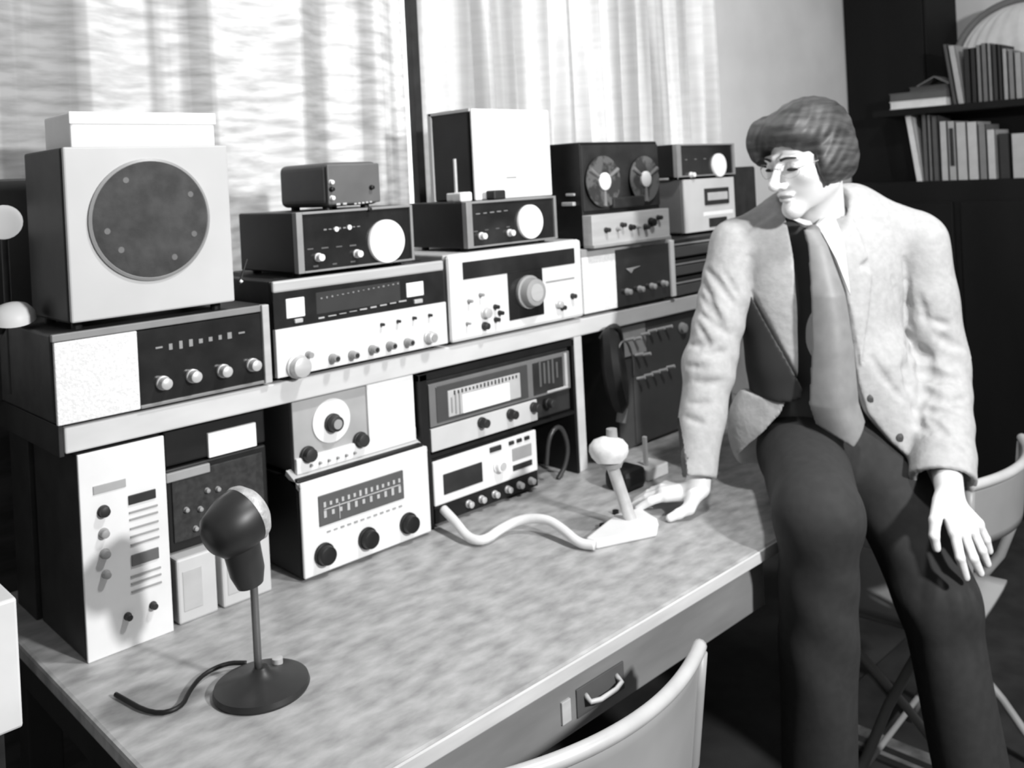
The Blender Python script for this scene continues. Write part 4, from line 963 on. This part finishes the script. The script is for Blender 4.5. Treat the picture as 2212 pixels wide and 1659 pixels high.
# ---- shirt, collar, tie
TY = 2.10
def torso(X_, Y_, Z_, g=0.0):
    c1_, c2_, c3_ = m(1772, 600, TY+.03), m(1785, 770, TY+.02), m(1795, 930, TY+.02)
    d = ell(X_, Y_, Z_, c1_, (.178+g, .108+g, .17+g))
    d = smin(d, ell(X_, Y_, Z_, c2_, (.160+g, .112+g, .18+g)), .06)
    return smin(d, ell(X_, Y_, Z_, c3_, (.160+g, .112+g, .14+g)), .05)
def shirtf(X_, Y_, Z_):
    d = torso(X_, Y_, Z_, -.012)
    d = smin(d, cone(X_, Y_, Z_, m(1768, 490, 2.12), m(1772, 560, 2.13), .062, .10), .03)
    return smax(d, m(1790, 940, 2.0)[2]-Z_, .005)
s1 = bb([m(1600, 470, 2.1), m(1970, 945, 2.1)], .16)
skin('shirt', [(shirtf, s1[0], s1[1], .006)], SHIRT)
def quadpart(name, pxs, mt, th=.004, bulge=0.0, sub=0):
    # stiff cloth piece: outline points with their own distances, given thickness
    pts = [Vector(m(*p)) for p in pxs]; mb = MB()
    lo = pts; hi = [p+Vector((0, th, 0)) for p in pts]
    mb.hexa(lo, hi); return emit_mesh(name, mb, mt, MAN, min(.002, th*.4), local=True)
def tief(X_, Y_, Z_):
    # ribbon: knot, blade widening to the tip, convex across
    ks = [(1752, 492, 2.005, .016), (1770, 530, 1.985, .022), (1795, 640, 1.95, .036), (1808, 760, 1.94, .044), (1814, 880, 1.935, .052)]
    z = Z_; zs = [m(*k[:3])[2] for k in ks]; xs = [m(*k[:3])[0] for k in ks]; ys = [m(*k[:3])[1] for k in ks]; ws = [k[3] for k in ks]
    o = np.argsort(zs); g = lambda v: np.interp(z, np.array(zs)[o], np.array(v)[o])
    xc, yc, wd = g(xs), g(ys), g(ws)
    tipz = m(1842, 963, 1.945)[2]; zb_ = zs[-1]
    xt = xc+np.clip((zb_-z)*.28, 0, .03)
    tp = np.clip((z-tipz)/.042, 0, 1)
    wd = wd*np.where(z < tipz+.042, tp, 1)
    u_ = X_-xt
    dy = np.abs(Y_-yc-np.minimum(u_**2*14, .05))-.005
    d = np.maximum(np.abs(u_)-wd, dy)
    d = smax(d, Z_-m(1752, 495, 2.0)[2], .004)
    kn = ell(X_, Y_, Z_, m(1757, 508, 2.012), (.018, .014, .024))
    return smin(smax(d, tipz-Z_, .002), kn, .004)
tb = bb([m(1740, 470, 2.0), m(1870, 975, 1.945)], .05)
skin('tie', [(tief, tb[0], tb[1], .003)], TIE)
quadpart('collar', [(1738, 486, 2.02), (1712, 474, 2.03), (1722, 470, 2.04), (1752, 478, 2.04), (1757, 487, 2.02)], COLLAR, .006)
quadpart('collar', [(1762, 486, 2.015), (1778, 505, 1.99), (1808, 560, 1.965), (1838, 640, 1.95), (1822, 520, 1.99), (1800, 455, 2.04), (1775, 470, 2.04)], COLLAR, .006)

# ---- jacket
SL = dict(a=m(1590, 528, 2.13), b=m(1532, 790, 2.07), c=m(1500, 1000, 2.0), c2=m(1500, 1030, 1.99))
SR = dict(a=m(1985, 520, 2.12), b=m(2030, 790, 2.10), c=m(2036, 1005, 1.95), c2=m(2038, 1038, 1.93))
MORE = [((x0, y0, 2), (x1, y1, 2), r) for x0, y0, x1, y1, r in (
    (1545, 600, 1585, 655, .006), (1520, 610, 1548, 690, .005), (1515, 680, 1575, 720, .005), (1505, 700, 1530, 745, .005), (1483, 790, 1530, 790, .005), (1525, 765, 1570, 755, .005),
    (1488, 870, 1540, 868, .004), (1565, 590, 1597, 640, .006), (2010, 690, 2050, 700, .006), (1985, 640, 2000, 700, .006), (2035, 870, 2085, 858, .009), (2060, 960, 2088, 985, .005),
    (1985, 920, 2010, 925, .008), (1975, 880, 2060, 888, .007), (1880, 770, 1925, 830, .004), (1925, 580, 1935, 640, .003))]
OPEN = [mxz(*p) for p in ((1722, 430), (1732, 560), (1738, 700), (1738, 835), (1708, 910), (1645, 1000), (1600, 1080), (2060, 1080), (1998, 1022), (1930, 960), (1884, 900), (1862, 830), (1852, 740), (1838, 640), (1812, 540), (1790, 470), (1775, 430))]
LAPL = [mxz(*p, 2.0) for p in ((1700, 460), (1640, 500), (1592, 548), (1640, 560), (1616, 585), (1665, 690), (1738, 845), (1745, 800), (1735, 480))]
LAPR = [mxz(*p, 2.0) for p in ((1800, 450), (1862, 470), (1885, 560), (1862, 575), (1893, 590), (1880, 680), (1856, 800), (1840, 700), (1805, 520))]
RECL = [mxz(*p, 2.0) for p in ((1600, 570), (1618, 600), (1665, 700), (1737, 842), (1735, 862), (1700, 874), (1650, 872), (1600, 862), (1555, 840), (1560, 700), (1580, 650))]
CRE = [
    ((1962, 700, 2.03), (1972, 850, 2.03), .012), ((1972, 850, 2.03), (1985, 940, 1.99), .009), ((1952, 560, 2.03), (1962, 700, 2.03), .005), ((1890, 800, 2.0), (1955, 865, 1.97), .004),  # folds: two picture points and distance, depth of the fold
    ((1962, 745, 2.05), (2012, 780, 2.00), .018), ((1968, 792, 2.04), (2045, 812, 1.995), .020), ((1958, 760, 2.05), (1970, 860, 2.04), .020), ((2015, 722, 2.02), (2080, 750, 2.03), .013),
    ((1970, 836, 2.03), (2040, 858, 1.985), .015), ((2025, 808, 1.99), (2075, 815, 2.0), .012), ((2005, 905, 1.975), (2045, 935, 1.96), .010),
    ((1512, 640, 2.05), (1560, 700, 2.03), .009), ((1525, 580, 2.07), (1572, 640, 2.05), .008), ((1490, 745, 2.04), (1545, 738, 2.0), .006), ((1500, 825, 2.02), (1560, 823, 2.0), .006), ((1480, 900, 2.0), (1525, 915, 1.97), .005)]
CSURF = []
def jackf(X_, Y_, Z_):
    t = torso(X_, Y_, Z_, .012)
    # skirt, flaring open to both sides
    t = smin(t, ell(X_, Y_, Z_, m(1662, 935, 2.10), (.10, .045, .12), ((.80, -.60, 0), (.60, .80, 0), (0, 0, 1))), .03)
    t = smin(t, cone(X_, Y_, Z_, m(1890, 800, 2.08), m(1945, 960, 2.03), .085, .060), .05)
    d = t
    for p in (((1700, 475, 2.15), (1608, 518, 2.14), .052, .052), ((1850, 462, 2.15), (1968, 505, 2.13), .055, .056), ((1720, 470, 2.16), (1830, 460, 2.16), .055, .055)):
        d = smin(d, cone(X_, Y_, Z_, m(*p[0]), m(*p[1]), p[2], p[3]), .06)
    lap = np.minimum(poly2(X_, Z_, LAPL), poly2(X_, Z_, LAPR))
    front = Y_ < m(1780, 600, TY+.01)[1]
    d = np.where(front, d-np.clip(-lap/.004, 0, 1)*.007, d)
    # opening down the front
    op = poly2(X_, Z_, OPEN); op = np.maximum(op, Y_-m(1780, 600, TY+.02)[1])
    d = smax(d, -op, .004)
    # neck hole and underside
    d = smax(d, -cone(X_, Y_, Z_, m(1766, 380, 2.08), m(1770, 500, 2.12), .062, .062), .006)
    hem = m(1800, 1022, 2.03)[2]
    d = smax(d, hem-Z_, .006)
    d = smax(d, -torso(X_, Y_, Z_, -.006) if False else -smax(torso(X_, Y_, Z_, -.01), Z_-m(1790, 860, 2.1)[2], .01), .004)
    rec = poly2(X_, Z_, RECL); rec = np.maximum(rec, Y_-m(1780, 600, TY+.09)[1]); d = smax(d, -rec, .004)  # panel cut away here so the dark shade sheet shows
    sl = smin(cone(X_, Y_, Z_, SL['a'], SL['b'], .060, .056), cone(X_, Y_, Z_, SL['b'], SL['c2'], .056, .045), .02)
    sl = smax(sl, -cone(X_, Y_, Z_, SL['c'], np.array(SL['c2'])+(np.array(SL['c2'])-np.array(SL['c']))*2, .036, .038), .003)
    nrm = np.array(SL['c2'])-np.array(SL['c']); nrm /= np.linalg.norm(nrm); cc_ = np.array(SL['c2'])
    sl = smax(sl, (X_-cc_[0])*nrm[0]+(Y_-cc_[1])*nrm[1]+(Z_-cc_[2])*nrm[2], .003)
    sr = smin(cone(X_, Y_, Z_, SR['a'], SR['b'], .064, .064), cone(X_, Y_, Z_, SR['b'], SR['c2'], .064, .066), .02)
    sr = smax(sr, -cone(X_, Y_, Z_, SR['c'], np.array(SR['c2'])+(np.array(SR['c2'])-np.array(SR['c']))*2, .05, .058), .003)
    nrm = np.array(SR['c2'])-np.array(SR['c']); nrm /= np.linalg.norm(nrm); cc_ = np.array(SR['c2'])
    sr = smax(sr, (X_-cc_[0])*nrm[0]+(Y_-cc_[1])*nrm[1]+(Z_-cc_[2])*nrm[2], .003)
    d = smin(d, sl, .012); d = smin(d, sr, .012)
    wr = .0016*np.sin(70*Z_+35*X_+2.5*np.sin(17*X_+9*Z_))*np.clip((m(1, 560, 2)[2]-Z_)*6, 0, 1)*np.where(np.minimum(sl, sr) < .01, 1, .25)
    d = d+wr
    for a, b, ra, rb in CSURF:
        lo_, hi_ = np.minimum(a, b)-ra-rb-.02, np.maximum(a, b)+ra+rb+.02
        k = np.nonzero((X_ > lo_[0]) & (X_ < hi_[0]) & (Z_ > lo_[2]) & (Z_ < hi_[2]) & (Y_ > lo_[1]) & (Y_ < hi_[1]))
        if len(k[0]): d[k] = smax(d[k], -cone(X_[k], Y_[k], Z_[k], a, b, ra, rb), .010)
    return d
j1 = bb([m(1440, 430, 2.1), m(2110, 1045, 2.0)], .0); lo, hi = j1; lo[1] -= .18; hi[1] += .2
lo[0] -= .01; hi[0] += .03; hi[2] += .05; lo[2] -= .02
def onfront(px, py):               # first point of the jacket met from the front at this picture point
    Q = np.array([m(px, py, 1.80+k*.002) for k in range(230)]); v = jackf(Q[:, 0], Q[:, 1], Q[:, 2]) < 0
    return tuple(Q[int(np.argmax(v))]) if v.any() else m(px, py, 2.03)
NEWC = []
for a, b, r in CRE+MORE:
    P = [np.array(onfront(a[0]+(b[0]-a[0])*t+2*math.sin(PI*t), a[1]+(b[1]-a[1])*t+3*math.sin(PI*t)))-np.array((0, .55*r, 0)) for t in (0, .33, .67, 1)]
    rr = (r*.45, r*.9, r*.85, r*.35)
    for k in range(3): NEWC.append((P[k], P[k+1], rr[k], rr[k+1]))
CSURF += NEWC
jk = skin('jacket', [(jackf, lo, hi, .0045)], JACKET)
SHADEP = [mxz(*p, 2.0) for p in ((1600, 575), (1620, 603), (1665, 700), (1737, 842), (1735, 866), (1700, 880), (1650, 880), (1600, 872), (1530, 850), (1530, 600))]
def shadef(X_, Y_, Z_):
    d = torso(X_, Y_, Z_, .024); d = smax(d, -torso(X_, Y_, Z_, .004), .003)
    return smax(smax(d, poly2(X_, Z_, SHADEP), .003), Y_-m(1780, 600, TY+.2)[1], .003)
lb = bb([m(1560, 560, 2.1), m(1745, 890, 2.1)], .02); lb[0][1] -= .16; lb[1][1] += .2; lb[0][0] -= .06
skin('jacket_shade', [(shadef, lb[0], lb[1], .005)], mat('jacket_shade_dark', .035, .6), label='dark sheet standing for the shade beside the lapel')  # dark sheet stands for shade on the panel between sleeve and lapel
for q in ((1663, 940), (1882, 860), (1945, 945)):
    c = onfront(*q); emit_mesh('button', MB().lathe([(0, -.004), (.009, -.003), (.009, .002), (0, .003)], c, (0, -1, .1), 20), mat('jacket_button', .06, .4), MAN, local=True)
